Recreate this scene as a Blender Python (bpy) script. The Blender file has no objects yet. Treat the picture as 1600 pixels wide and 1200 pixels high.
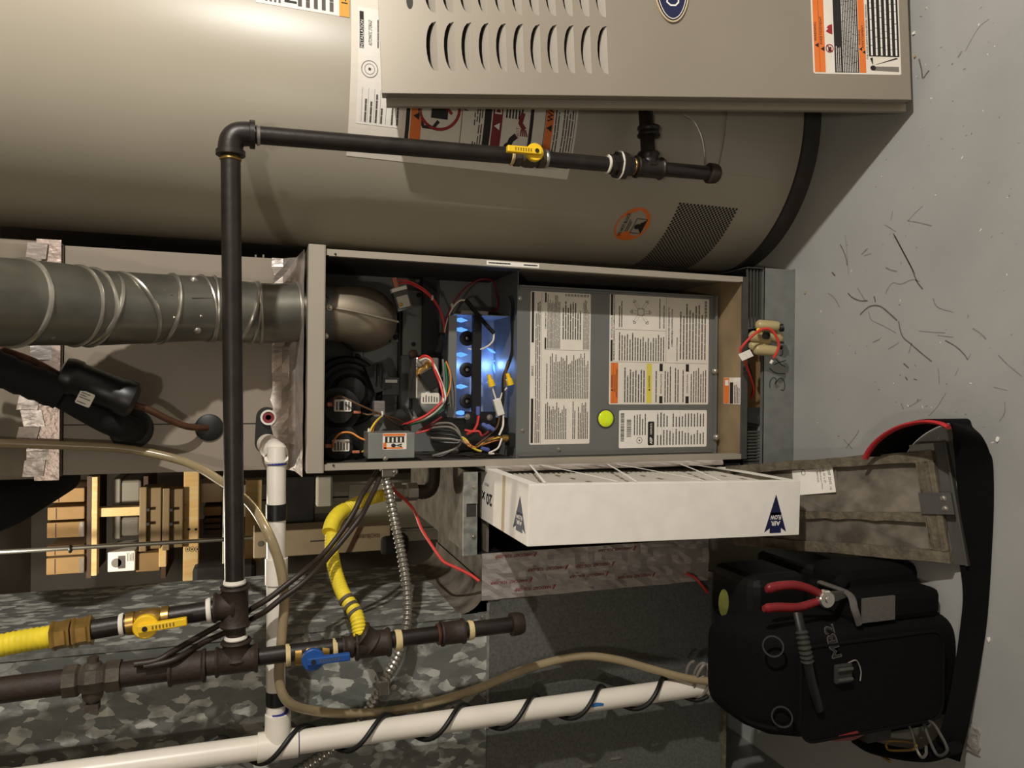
import bpy, bmesh, math, random
from mathutils import Vector, Matrix
V = Vector
sc = bpy.context.scene
col = sc.collection
random.seed(7)

# ------------------------------------------------------------------ camera
F_PX = 1160.0
PITCH = math.radians(19.1)
ROLL = math.radians(0.57)
CAM = V((-0.045, -1.53, 1.27))
_f = V((0, math.cos(PITCH), -math.sin(PITCH)))
_d0 = V((0, -math.sin(PITCH), -math.cos(PITCH)))
_r0 = V((1, 0, 0))
_r = _r0 * math.cos(ROLL) - _d0 * math.sin(ROLL)
_d = _d0 * math.cos(ROLL) + _r0 * math.sin(ROLL)
cd = bpy.data.cameras.new('camera'); cam = bpy.data.objects.new('camera', cd); col.objects.link(cam)
cd.sensor_fit = 'HORIZONTAL'; cd.sensor_width = 36.0; cd.lens = 36.0 * F_PX / 1600.0
cd.clip_start = 0.02; cd.clip_end = 60
# the phone was held sideways: the picture's left is the world's up
m = Matrix(((_d.x, _r.x, -_f.x, CAM.x), (_d.y, _r.y, -_f.y, CAM.y), (_d.z, _r.z, -_f.z, CAM.z), (0, 0, 0, 1)))
cam.matrix_world = m
sc.camera = cam

# ------------------------------------------------------------------ light
def lamp(name, loc, power, color, size):
    l = bpy.data.lights.new(name, 'POINT'); l.energy = power; l.color = color; l.shadow_soft_size = size
    o = bpy.data.objects.new(name, l); o.location = loc; col.objects.link(o); return o
lamp('work_light', (1.62, -1.72, 1.85), 200, (1.0, 0.96, 0.895), 0.035)
lamp('added_fill', (-.35, -2.5, 2.0), 31, (1.0, 0.93, 0.82), 0.05)  # unseen fill lamp behind the camera, added to raise the shadows
lamp('storage_room_bulb', (-0.70, 1.40, 2.28), 46, (1.0, 0.92, 0.76), 0.04)
w = bpy.data.worlds.new('world'); sc.world = w; w.use_nodes = True
w.node_tree.nodes['Background'].inputs[0].default_value = (0.012, 0.011, 0.010, 1)
w.node_tree.nodes['Background'].inputs[1].default_value = 1.0
sc.view_settings.view_transform = 'Standard'; sc.view_settings.look = 'None'
sc.view_settings.exposure = 0.0; sc.view_settings.gamma = 1.0
sc.view_settings.use_curve_mapping = False
sc.cycles.use_denoising = True

# ------------------------------------------------------------------ pixel rays -> real places
def ray(x, y): return _f * F_PX + _r * (600 - y) + _d * (x - 800)
def at(x, y, Y): r = ray(x, y); return CAM + r * ((Y - CAM.y) / r.y)
def onz(x, y, Z): r = ray(x, y); return CAM + r * ((Z - CAM.z) / r.z)
def onx(x, y, X): r = ray(x, y); return CAM + r * ((X - CAM.x) / r.x)
def onpl(x, y, p, n): r = ray(x, y); return CAM + r * ((V(p) - CAM).dot(n) / r.dot(n))
def mpp(x, y, Y): return (at(x, y, Y) - CAM).dot(_f) / F_PX      # metres per pixel there

# ------------------------------------------------------------------ materials
MATS = {}
def lin(c): return tuple(((v/255)/12.92 if v/255 <= .04045 else ((v/255+.055)/1.055)**2.4) for v in c)
def M(name, rgb, rough=.5, metal=0., var=.10, scale=18., bump=0., bscale=None, rgb2=None, emit=None, trans=0., alpha=1., stretch=None, spec=None, vor=False, detail=4.):
    if name in MATS: return MATS[name]
    m = bpy.data.materials.new(name); m.use_nodes = True; nt = m.node_tree; N = nt.nodes; L = nt.links
    b = N['Principled BSDF']; c = lin(rgb)
    b.inputs['Roughness'].default_value = rough; b.inputs['Metallic'].default_value = metal
    if spec is not None: b.inputs['Specular IOR Level'].default_value = spec
    if trans: b.inputs['Transmission Weight'].default_value = trans
    if alpha < 1: b.inputs['Alpha'].default_value = alpha
    tc = N.new('ShaderNodeTexCoord'); mp = N.new('ShaderNodeMapping'); L.new(tc.outputs['Object'], mp.inputs[0])
    if stretch: mp.inputs['Scale'].default_value = stretch
    if vor:
        nz = N.new('ShaderNodeTexVoronoi'); nz.inputs['Scale'].default_value = scale
        sp = N.new('ShaderNodeSeparateColor'); L.new(nz.outputs['Color'], sp.inputs[0]); fac = sp.outputs[0]
        wz = N.new('ShaderNodeTexNoise'); wz.inputs['Scale'].default_value = scale*.8; wz.inputs['Detail'].default_value = 3
        vm = N.new('ShaderNodeVectorMath'); vm.operation = 'MULTIPLY_ADD'; vm.inputs[1].default_value = (.9/scale,)*3
        L.new(mp.outputs[0], wz.inputs['Vector']); L.new(wz.outputs['Color'], vm.inputs[0]); L.new(mp.outputs[0], vm.inputs[2])
        L.new(vm.outputs[0], nz.inputs['Vector'])
        if vor == 'mix':      # spangle broken up by cloudy zinc
            cz = N.new('ShaderNodeTexNoise'); cz.inputs['Scale'].default_value = scale*.55; cz.inputs['Detail'].default_value = 6; L.new(mp.outputs[0], cz.inputs['Vector'])
            mx = N.new('ShaderNodeMath'); mx.operation = 'MULTIPLY_ADD'; mx.inputs[1].default_value = .45; L.new(fac, mx.inputs[0])
            m2 = N.new('ShaderNodeMath'); m2.operation = 'MULTIPLY'; m2.inputs[1].default_value = .75; L.new(cz.outputs['Fac'], m2.inputs[0]); L.new(m2.outputs[0], mx.inputs[2]); fac = mx.outputs[0]
    else:
        nz = N.new('ShaderNodeTexNoise'); nz.inputs['Scale'].default_value = scale; nz.inputs['Detail'].default_value = detail
        L.new(mp.outputs[0], nz.inputs['Vector']); fac = nz.outputs['Fac']
    rp = N.new('ShaderNodeValToRGB'); L.new(fac, rp.inputs[0])
    c2 = lin(rgb2) if rgb2 else c
    if not vor: rp.color_ramp.elements[0].position = .32; rp.color_ramp.elements[1].position = .68
    else:
        if vor == 'mix': rp.color_ramp.elements[0].position = .34; rp.color_ramp.elements[1].position = .84
        e = rp.color_ramp.elements.new(.62); e.color = tuple(v*(1+var*.5) for v in c) + (1,)
    rp.color_ramp.elements[0].color = tuple(v*(1-var) for v in (c if rgb2 else c)) + (1,)
    rp.color_ramp.elements[-1].color = tuple(min(1, v*(1+var)) for v in c2) + (1,)
    L.new(rp.outputs[0], b.inputs['Base Color'])
    if bump:
        bz = N.new('ShaderNodeTexNoise'); bz.inputs['Scale'].default_value = bscale or scale*3; bz.inputs['Detail'].default_value = 5
        L.new(mp.outputs[0], bz.inputs['Vector'])
        bp = N.new('ShaderNodeBump'); bp.inputs['Strength'].default_value = bump; bp.inputs['Distance'].default_value = .004
        L.new(bz.outputs['Fac'], bp.inputs['Height']); L.new(bp.outputs[0], b.inputs['Normal'])
    if emit:
        b.inputs['Emission Color'].default_value = lin(emit[0]) + (1,); b.inputs['Emission Strength'].default_value = emit[1]
    MATS[name] = m; return m

M('floor_paint', (158,158,154), .42, 0, .10, 3.5, .12, 60, detail=8)
M('wall_paint', (100,93,84), .9, 0, .12, 4)
M('blocker_dark', (40,36,32), .9, 0, .12, 4)
M('ceiling_paint', (116,105,92), .9, 0, .1, 4)
M('heater_paint', (166,158,141), .38, 0, .045, 2.5, .03, 9)
M('furnace_paint', (163,154,139), .45, .15, .04, 6)
M('louver_lit_paint', (196,188,174), .4, .3, .03)  # lightened door colour, so the louver tabs look brightly lit
M('door_paint', (146,137,122), .42, .2, .035, 5)
M('coil_paint', (138,127,112), .55, .1, .05, 6)
M('white_louver', (222,212,196), .5, .1, .03)
M('galv', (140,142,137), .42, .6, .12, 60, .05, rgb2=(172,174,168))
M('galv_big', (110,112,106), .54, .25, .16, 66, .05, vor='mix', rgb2=(182,183,174), stretch=(1,1,.6))
M('galv_plain', (140,142,138), .45, .55, .10, 30)
M('panel_grey', (116,117,114), .5, .3, .06, 9)
M('boot_grey', (98,99,94), .6, .3, .22, 160, .15, 220)
M('zinc', (176,172,162), .32, .85, .12, 26)
M('vent_metal', (128,126,116), .34, .8, .16, 14, .04, 30)
M('steel_elbow', (158,146,128), .40, .7, .22, 9)
M('chrome', (214,210,200), .18, .95, .05)
M('foil', (202,192,184), .34, .6, .18, 24, .8, 55, stretch=(1,1,.35))
M('foil_flat', (190,172,162), .35, .6, .12, 30, .45, 70)
M('duct_wrap', (126,116,100), .75, .1, .16, 14, .3, 40)
M('black_iron', (38,33,29), .42, .25, .3, 30, .1, 90)
M('rust_iron', (66,48,36), .62, .2, .4, 40, .3, 120, rgb2=(40,32,27))
M('old_iron', (72,64,52), .6, .25, .3, 36, .3, 110)
M('brass', (176,140,78), .32, .8, .18, 40)
M('pipe_dope', (208,186,134), .8, 0, .15, 60, .2)
M('ptfe', (226,220,206), .8, 0, .06, 60)
M('yellow_plastic', (240,196,28), .42, 0, .06, 30)
M('yellow_hose', (232,208,52), .45, 0, .08, 40)
M('blue_plastic', (32,78,146), .42, 0, .08, 30)
M('pvc', (232,224,210), .35, 0, .04, 12)
M('primer_blue', (36,40,120), .4, 0, .1)
M('blue_ink', (44,112,170), .5, 0, .15)
M('vinyl', (176,158,122), .25, 0, .08, 20, trans=.35)
M('black_rubber', (17,16,15), .5, 0, .25, 30)
M('black_foam', (11,10,10), .85, 0, .3, 50, .25, 120)
M('black_tape', (16,15,14), .4, 0, .2, 30)
M('black_paint', (20,19,18), .5, .1, .2, 20)
M('black_nylon', (9,8,8), .9, 0, .25, 160, .25, 300, spec=.15)
M('black_web', (10,9,9), .9, 0, .2, 220, .2, 400, spec=.15)
M('charcoal', (40,38,36), .8, 0, .12, 120, .2, 260)
M('grey_web', (84,80,75), .8, 0, .12, 200, .2, 300)
M('red_lining', (178,34,38), .7, 0, .1, 60)
M('red_grip', (122,26,30), .4, 0, .1, 30)
M('copper', (96,64,46), .45, .4, .25, 30)
M('white_plastic', (222,216,204), .5, 0, .04)
M('white_card', (238,232,222), .7, 0, .035, 30)
M('label_white', (226,218,204), .5, 0, .03, 40)
M('label_bright', (236,230,220), .45, 0, .03, 40)
M('ink', (28,25,24), .6, 0, .1)
M('ink_soft', (84,78,73), .6, 0, .1)
M('ink_grey', (120,114,106), .6, 0, .1)
M('ink_navy', (20,26,66), .5, 0, .1)
M('ink_red', (150,34,38), .6, 0, .1)
M('ink_darkred', (120,34,36), .6, 0, .1)
M('orange_label', (226,118,48), .5, 0, .04)
M('amber_label', (222,160,66), .5, 0, .04)
M('yellow_label', (220,204,84), .5, 0, .04)
M('ink_white', (236,230,220), .6, 0, .03)
M('dirty_metal', (88,80,68), .75, .2, .28, 22, .2, 90, rgb2=(112,104,92), detail=8)
M('badge_green', (116,118,56), .6, 0, .2, 60)
M('dusty_gasket', (94,85,70), .95, 0, .35, 60, .6, 160)
M('dark_grey_metal', (74,72,68), .6, .3, .12, 30)
M('tan_dirty', (150,130,100), .6, .35, .22, 10, .1, 60, detail=8)
M('tan_plastic', (172,156,112), .35, 0, .08, 20)
M('dark_interior', (58,54,48), .7, .2, .2, 14)
M('wood', (216,190,136), .7, 0, .12, 9, .06, 60, stretch=(1,1,6), rgb2=(198,166,110))
M('wood_x', (216,190,136), .7, 0, .12, 9, .06, 60, stretch=(6,6,1), rgb2=(190,150,92))
M('dark_wood', (70,48,30), .7, 0, .2, 9)
M('cardboard', (134,106,68), .85, 0, .07, 14)
M('cardboard_pale', (196,176,146), .85, 0, .06, 14)
M('brown_laminate', (118,98,66), .6, 0, .06, 8)
M('tote_grey', (118,112,100), .5, 0, .06, 8)
M('appliance_white', (206,202,186), .5, 0, .04, 8)
M('dark_stuff', (30,27,26), .8, 0, .3, 20)
M('wire_red', (206,58,50), .45); M('wire_white', (226,218,204), .45); M('wire_brown', (96,68,46), .5)
M('wire_orange', (226,138,56), .45); M('wire_yellow', (228,200,70), .45); M('wire_green', (40,120,84), .45)
M('wire_grey', (120,114,106), .5); M('wire_black', (20,19,18), .45); M('wire_maroon', (120,26,34), .5); M('wire_blue', (84,96,160), .5)
M('copper_crimp', (190,116,84), .4, .2); M('cable_brown', (44,33,26), .5, 0, .2)
M('flame_blue', (70,130,255), .5, emit=((90,150,255), 1.6))
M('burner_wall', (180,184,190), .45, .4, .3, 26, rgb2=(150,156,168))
M('sight_glass', (226,214,30), .08, 0, .35, 26, rgb2=(150,200,30), emit=((226,214,30), .25))
M('scuff', (96,92,88), .7, 0, .2, 60)
M('scuff_light', (126,124,119), .7, 0, .2, 60)
M('clear_bag', (220,216,206), .12, 0, .1, 30, .5, 80, trans=.85)

# ------------------------------------------------------------------ objects
ORG = {}
def link(name, me, mat, parent=None, org=None):
    o = bpy.data.objects.new(name, me)
    mats = mat if isinstance(mat, (list, tuple)) else [mat]
    for mm in mats: me.materials.append(MATS[mm] if isinstance(mm, str) else mm)
    base = ORG[parent.name] if parent else V(org or (0, 0, 0))
    me.transform(Matrix.Translation(-base))
    if parent: o.parent = parent
    else: o.location = base
    col.objects.link(o); ORG[o.name] = base
    return o
def obj(name, bm, mat, parent=None, org=None, smooth=False, label=None, bevel=0):
    bmesh.ops.recalc_face_normals(bm, faces=bm.faces)
    me = bpy.data.meshes.new(name); bm.to_mesh(me); bm.free()
    if parent is None and org is None:
        xs = [v.co for v in me.vertices]
        org = V(((min(v.x for v in xs)+max(v.x for v in xs))/2, (min(v.y for v in xs)+max(v.y for v in xs))/2, min(v.z for v in xs)))
    if smooth:
        for p in me.polygons: p.use_smooth = True
        me.set_sharp_from_angle(angle=math.radians(38))
    o = link(name, me, mat, parent, org)
    if bevel:
        b = o.modifiers.new('bevel', 'BEVEL'); b.width = bevel; b.segments = 2; b.limit_method = 'ANGLE'
    if label: o['label'] = label
    return o
def tag(o, label, cat, group=None, kind=None):
    o['label'] = label; o['category'] = cat
    if group: o['group'] = group
    if kind: o['kind'] = kind
    return o
def thing(name, loc, label, cat, group=None):
    o = bpy.data.objects.new(name, None); col.objects.link(o); o.location = loc; o.empty_display_size = .05
    ORG[o.name] = V(loc); return tag(o, label, cat, group)
def struct(name, bm, mat, parent=None, **k):
    o = obj(name, bm, mat, parent, **k)
    if not parent: o['kind'] = 'structure'
    return o
def B(): return bmesh.new()

def box(bm, x0, x1, y0, y1, z0, z1):
    vs = [bm.verts.new(p) for p in ((x0,y0,z0),(x1,y0,z0),(x1,y1,z0),(x0,y1,z0),(x0,y0,z1),(x1,y0,z1),(x1,y1,z1),(x0,y1,z1))]
    for f in ((0,3,2,1),(4,5,6,7),(0,1,5,4),(1,2,6,5),(2,3,7,6),(3,0,4,7)): bm.faces.new([vs[i] for i in f])
    return bm
def obox(bm, c, ax, ay, az):      # box by centre and three half-vectors
    c = V(c); vs = []
    for sx, sy, sz in ((-1,-1,-1),(1,-1,-1),(1,1,-1),(-1,1,-1),(-1,-1,1),(1,-1,1),(1,1,1),(-1,1,1)):
        vs.append(bm.verts.new(c + ax*sx + ay*sy + az*sz))
    for f in ((0,3,2,1),(4,5,6,7),(0,1,5,4),(1,2,6,5),(2,3,7,6),(3,0,4,7)): bm.faces.new([vs[i] for i in f])
    return bm
def frame(d, hint=None):
    d = V(d).normalized(); h = V(hint) if hint else (V((0,0,1)) if abs(d.z) < .9 else V((1,0,0)))
    u = (h - d*h.dot(d)).normalized(); return d, u, d.cross(u)
def turned(bm, p, d, prof, seg=20, hint=None, rot=0):   # prof: (distance along d, radius)
    d, u, v = frame(d, hint); p = V(p); rings = []
    for s, r in prof:
        c = p + d*s
        if r < 1e-6: rings.append([bm.verts.new(c)]); continue
        rings.append([bm.verts.new(c + (u*math.cos(a) + v*math.sin(a))*r) for a in [rot + 2*math.pi*i/seg for i in range(seg)]])
    for a, b in zip(rings, rings[1:]):
        n = max(len(a), len(b))
        for i in range(n):
            j = (i+1) % n
            q = [a[i % len(a)], a[j % len(a)], b[j % len(b)], b[i % len(b)]]
            q2 = []
            for t in q:
                if t not in q2: q2.append(t)
            if len(q2) > 2: bm.faces.new(q2)
    for r in (rings[0], rings[-1]):
        if len(r) > 2: bm.faces.new(r)
    return bm
def cyl(bm, p, q, r, seg=20, r2=None):
    p = V(p); q = V(q); L = (q-p).length
    return turned(bm, p, q-p, [(0, r), (L, r if r2 is None else r2)], seg)
def smooth_pts(pts, n=8):
    P = [V(p) for p in pts]
    if len(P) < 3: return P
    out = []
    for i in range(len(P)-1):
        p0 = P[i-1] if i else P[0]*2-P[1]; p1, p2 = P[i], P[i+1]; p3 = P[i+2] if i+2 < len(P) else P[-1]*2-P[-2]
        for k in range(n):
            t = k/n
            out.append(.5*((2*p1) + (p2-p0)*t + (2*p0-5*p1+4*p2-p3)*t*t + (3*p1-p0-3*p2+p3)*t**3))
    out.append(P[-1]); return out
def tube(bm, pts, r, seg=10, n=8, flat=None, rfun=None, cap=True, up=None):
    P = smooth_pts(pts, n); rings = []; prev = None
    for i, p in enumerate(P):
        t = (P[min(i+1, len(P)-1)] - P[max(i-1, 0)])
        if t.length < 1e-9: t = V((0,0,1))
        t.normalize()
        if up is not None:
            u = V(up) - t*V(up).dot(t); u.normalize()
        elif prev is None: _, u, _ = frame(t)
        else:
            u = prev - t*prev.dot(t); u.normalize()
        prev = u; v = t.cross(u); rr = rfun(i/(len(P)-1), i) if rfun else r
        fu, fv = flat if flat else (1, 1)
        rings.append([bm.verts.new(p + (u*math.cos(a)*fu + v*math.sin(a)*fv)*rr) for a in [2*math.pi*k/seg for k in range(seg)]])
    for a, b in zip(rings, rings[1:]):
        for k in range(seg): bm.faces.new((a[k], a[(k+1)%seg], b[(k+1)%seg], b[k]))
    if cap: bm.faces.new(rings[0]); bm.faces.new(rings[-1])
    return bm
def resample(pts, step, n=12):
    P = smooth_pts(pts, n); out = [P[0]]; acc = 0
    for a, b in zip(P, P[1:]):
        L = (b-a).length
        while acc + L >= step:
            t = (step-acc)/L; a = a.lerp(b, t); out.append(a.copy()); L = (b-a).length; acc = 0
        acc += L
    return out
def ringed(bm, pts, r, pitch, depth, seg=12, k=4):      # corrugated hose: k samples per ridge
    P = resample(pts, pitch/k)
    return tube(bm, P, r, seg, 1, rfun=lambda t, i: r - depth*(.5+.5*math.cos(2*math.pi*i/k)))
def prism(bm, pts, n):            # closed polygon of 3D points pushed along n
    n = V(n); a = [bm.verts.new(V(p)) for p in pts]; b = [bm.verts.new(V(p)+n) for p in pts]
    bm.faces.new(a); bm.faces.new(b[::-1])
    for i in range(len(a)): bm.faces.new((a[i], b[i], b[(i+1)%len(a)], a[(i+1)%len(a)]))
    return bm
def torus(bm, c, axis, R, r, seg=28, rs=8, squash=1, tilt=None):
    d, u, v = frame(axis); rings = []
    for i in range(seg):
        a = 2*math.pi*i/seg; e = u*math.cos(a) + v*math.sin(a)
        rings.append([bm.verts.new(V(c) + e*(R + r*math.cos(b)) + d*r*math.sin(b)*squash) for b in [2*math.pi*k/rs for k in range(rs)]])
    for i in range(seg):
        a, b = rings[i], rings[(i+1)%seg]
        for k in range(rs): bm.faces.new((a[k], a[(k+1)%rs], b[(k+1)%rs], b[k]))
    return bm
def dome(bm, c, d, r, h=None, seg=12):
    h = h or r; return turned(bm, c, d, [(h*math.sin(t), r*math.cos(t)) for t in [k*math.pi/2/5 for k in range(5)]] + [(h, 0)], seg)

# ------------------------------------------------------------------ flat print on any surface
GLY = {}
def glyphs(s, bold=0):
    if (s, bold) in GLY: return GLY[(s, bold)]
    cu = bpy.data.curves.new('t', 'FONT'); cu.body = s; cu.size = 1; cu.resolution_u = 2; cu.offset = bold
    ob = bpy.data.objects.new('t', cu); col.objects.link(ob)
    bpy.context.view_layer.update()
    me = bpy.data.meshes.new_from_object(ob.evaluated_get(bpy.context.evaluated_depsgraph_get()))
    vs = [(v.co.x, v.co.y) for v in me.vertices]; fs = [tuple(p.vertices) for p in me.polygons]
    bpy.data.objects.remove(ob); bpy.data.curves.remove(cu); bpy.data.meshes.remove(me)
    GLY[(s, bold)] = (vs, fs); return vs, fs
class Decal:
    def __init__(s, mapf): s.map = mapf; s.v = []; s.f = []; s.fm = []; s.mats = []
    def mi(s, m):
        if m not in s.mats: s.mats.append(m)
        return s.mats.index(m)
    def add(s, vs, fs, m, h):
        o = len(s.v); s.v += [s.map(u, v, h) for u, v in vs]; s.f += [tuple(i+o for i in f) for f in fs]; s.fm += [s.mi(m)]*len(fs)
    def rect(s, u0, v0, u1, v1, m, h=.0006, sub=1):
        vs = []; fs = []
        for i in range(sub+1):
            u = u0 + (u1-u0)*i/sub; vs += [(u, v0), (u, v1)]
        for i in range(sub): fs.append((2*i, 2*i+2, 2*i+3, 2*i+1))
        s.add(vs, fs, m, h)
    def poly(s, pts, m, h=.0006): s.add(list(pts), [tuple(range(len(pts)))], m, h)
    def disc(s, u, v, ru, rv, m, h=.0006, n=24): s.poly([(u+ru*math.cos(2*math.pi*i/n), v+rv*math.sin(2*math.pi*i/n)) for i in range(n)], m, h)
    def ring(s, u, v, ru, rv, w, m, h=.0006, n=28, a0=0, a1=2*math.pi):
        vs = []; fs = []
        for i in range(n+1):
            a = a0 + (a1-a0)*i/n; vs += [(u+ru*math.cos(a), v+rv*math.sin(a)), (u+(ru-w)*math.cos(a), v+(rv-w)*math.sin(a))]
        for i in range(n): fs.append((2*i, 2*i+2, 2*i+3, 2*i+1))
        s.add(vs, fs, m, h)
    def stroke(s, pts, w, m, h=.0006):
        vs = []; fs = []
        P = [V((p[0], p[1], 0)) for p in pts]
        for i, p in enumerate(P):
            t = P[min(i+1, len(P)-1)] - P[max(i-1, 0)]; t.normalize() if t.length else None
            nrm = V((-t.y, t.x, 0))*w/2; vs += [(p.x+nrm.x, p.y+nrm.y), (p.x-nrm.x, p.y-nrm.y)]
        for i in range(len(P)-1): fs.append((2*i, 2*i+2, 2*i+3, 2*i+1))
        s.add(vs, fs, m, h)
    def frame(s, u0, v0, u1, v1, w, m, h=.0006, sub=1):
        s.rect(u0, v0, u1, v0+w, m, h, sub); s.rect(u0, v1-w, u1, v1, m, h, sub); s.rect(u0, v0+w, u0+w, v1-w, m, h); s.rect(u1-w, v0+w, u1, v1-w, m, h)
    def text(s, t, u, v, size, m, h=.0008, du=(1, 0), width=None, shear=0, bold=0, center=True):
        vs, fs = glyphs(t, bold)
        if not vs: return
        x0 = min(a for a, _ in vs); x1 = max(a for a, _ in vs); y0 = min(b for _, b in vs); y1 = max(b for _, b in vs)
        sy = size/max(.72, (y1-y0) if (y1-y0) > .72 else .72); sx = (width/(x1-x0)) if width else sy
        dv = (-du[1], du[0]); out = []
        for a, b in vs:
            p = (a - ((x0+x1)/2 if center else x0))*sx; q = (b - ((.72)/2 if center else 0))*sy; p += shear*q
            out.append((u + du[0]*p + dv[0]*q, v + du[1]*p + dv[1]*q))
        s.add(out, fs, m, h)
    def lines(s, u0, v0, u1, v1, n, m, seed=1, fill=.5, h=.0006, ragged=.25, words=5, vert=False):
        R = random.Random(seed); pv = (v1-v0)/n
        for i in range(n):
            y = v1 - pv*(i+.5); end = u1 - (u1-u0)*R.random()*ragged; x = u0
            if R.random() < .07: continue
            while x < end - 1e-6:
                L = (u1-u0)/words*(.5+R.random()); L = min(L, end-x)
                s.rect(x, y-pv*fill/2, x+L*.94, y+pv*fill/2, m, h); x += L
    def build(s, name, parent, label=None):
        me = bpy.data.meshes.new(name); me.from_pydata([tuple(p) for p in s.v], [], s.f)
        for p, k in zip(me.polygons, s.fm): p.material_index = k
        o = link(name, me, s.mats or ['ink'], parent)
        if label: o['label'] = label
        return o
def plane_map(p, u, v):           # n = u x v points to the reader
    p, u, v = V(p), V(u), V(v); n = u.cross(v).normalized()
    return lambda a, b, h: p + u*a + v*b + n*h
def front_map(Y): return lambda a, b, h: V((a, Y-h, b))
def rounded(u0, v0, u1, v1, r, n=4):
    out = []
    for cx, cy, a0 in ((u1-r, v1-r, 0), (u0+r, v1-r, 90), (u0+r, v0+r, 180), (u1-r, v0+r, 270)):
        for k in range(n+1):
            a = math.radians(a0 + 90*k/n); out.append((cx + r*math.cos(a), cy + r*math.sin(a)))
    return out
def sticker(name, mp, parent, u0, v0, u1, v1, mat='label_white', r=.003, t=.0005, label=None):
    bm = B(); pts = rounded(u0, v0, u1, v1, r)
    a = [bm.verts.new(mp(p, q, .0001)) for p, q in pts]; b = [bm.verts.new(mp(p, q, t)) for p, q in pts]
    bm.faces.new(b); bm.faces.new(a[::-1])
    for i in range(len(a)): bm.faces.new((a[i], b[i], b[(i+1)%len(a)], a[(i+1)%len(a)]))
    return obj(name, bm, mat, parent, label=label)
def XZ(x, y, Y): p = at(x, y, Y); return p.x, p.z
def screw(parent, p, n, r=.004, mat='zinc', name='screw'):
    bm = B(); turned(bm, V(p), n, [(0, r*1.5), (.0012, r*1.5), (.0012, r), (.004, r*.9), (.0045, r*.5)], 8)
    return obj(name, bm, mat, parent)
# ================================================================== the room
fl = struct('floor', box(B(), -3.2, 3.2, -3.2, 3.6, -.1, 0), 'floor_paint', org=(0,0,-.1))
for nm, a in (('wall_back', (-3.2,3.2,3.5,3.6,0,2.5)), ('wall_left', (-3.3,-3.2,-3.2,3.6,0,2.5)), ('wall_right', (3.2,3.3,-3.2,3.6,0,2.5)), ('wall_front', (-3.2,3.2,-3.3,-3.2,0,2.5))):
    struct(nm, box(B(), *a), 'wall_paint')
struct('light_blocker', box(B(), .30, 3.2, .76, .84, 0, 2.5), 'blocker_dark')  # dark slab added to block the storage bulb and blacken the gap
struct('ceiling', box(B(), -3.2, 3.2, -3.2, 3.6, 2.5, 2.6), 'ceiling_paint')
# scuffs and scratches  on the floor paint
FM = lambda a, b, h: V((a, b, h))
D = Decal(FM)
def fpx(pts): return [(onz(x, y, 0).x, onz(x, y, 0).y) for x, y in pts]
SC = [([(1396,365),(1412,395),(1425,420),(1433,440),(1442,452)],2.2,1),([(1398,368),(1415,400),(1430,428)],1.6,0),([(1437,440),(1425,437),(1408,444),(1396,442),(1388,450),(1384,459)],1.5,0),
 ([(1325,458),(1332,465),(1344,470),(1356,470)],2.2,1),([(1344,492),(1352,484),(1362,478),(1376,479),(1390,490),(1402,501)],2.4,1),([(1404,502),(1410,525),(1424,538),(1440,552),(1456,565)],2.0,1),
 ([(1357,486),(1362,500),(1378,508),(1400,520)],1.3,0),([(1436,517),(1456,519),(1477,520)],1.3,0),([(1465,524),(1490,527)],1.4,0),([(1477,532),(1493,541),(1506,553),(1512,562)],1.8,1),([(1512,562),(1517,553)],1.2,0),
 ([(1520,513),(1532,521),(1541,530)],2.4,0),([(1313,382),(1318,392),(1322,403),(1324,415)],1.7,1),([(1321,368),(1324,400),(1326,430)],1.0,0),([(1418,345),(1436,348),(1456,353)],1.6,0),([(1419,345),(1433,330),(1442,322)],1.0,0),
 ([(1384,418),(1392,422),(1402,424)],2.4,0),([(1458,466),(1465,480),(1490,488)],1.5,0),([(1294,458),(1304,466),(1312,480)],1.5,0),([(1560,555),(1575,570),(1597,588)],1.6,0),([(1340,450),(1352,470)],1.6,0),
 ([(1382,351),(1392,357),(1400,362)],1.4,0),([(1364,535),(1375,530)],1.2,1),([(1420,552),(1425,535)],1.6,0),([(1388,546),(1405,535)],1.2,0),([(1451,650),(1465,635),(1478,614)],1.2,0),([(1322,700),(1338,680),(1342,672)],1.5,0),([(1318,686),(1332,702)],1.4,0),
 ([(1466,575),(1468,600)],1.3,0),([(1498,575),(1492,588)],1.0,0),([(1570,628),(1570,645),(1562,658)],1.6,0),([(1412,640),(1408,630)],1.2,1),([(1420,636),(1440,624)],1.2,0),([(1553,605),(1574,610)],1.4,0),
 ([(1310,95),(1325,88),(1310,72)],.1,0),([(1497,90),(1503,80)],3,0),([(1508,80),(1528,45),(1545,30)],1.0,0),([(1436,92),(1440,108),(1442,122),(1448,115),(1452,110)],2.4,1),([(1395,330),(1392,345)],1.2,0),
 ([(1412,568),(1420,575)],2.2,1),([(1415,589),(1418,594)],2.4,1),([(1428,592),(1433,594)],1.8,1),([(1366,463),(1368,472)],2.4,1),([(1300,425),(1305,431)],2.4,1),([(1346,398),(1356,388)],2.2,0),([(1350,400),(1362,396)],1.6,0)]
for pts, wpx, dk in SC:
    wd = wpx*mpp(pts[0][0], pts[0][1], onz(*pts[0], 0).y)
    D.stroke([(p.x, p.y) for p in smooth_pts([V((a, b, 0)) for a, b in fpx(pts)], 4)], wd, 'scuff' if dk else 'scuff_light', .0004)
R = random.Random(3)
for _ in range(150):
    x, y = R.uniform(1240, 1598), R.uniform(5, 700); a, b = fpx([(x, y)])[0]; t = R.uniform(0, 3.1); L = R.uniform(.0008, .006)
    D.stroke([(a, b), (a+L*math.cos(t), b+L*math.sin(t))], R.uniform(.0008, .002), R.choice(['scuff', 'scuff_light', 'scuff_light', 'ink_white']), .0004)
o = D.build('scuff_marks', fl); o['kind'] = 'stuff'

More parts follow.
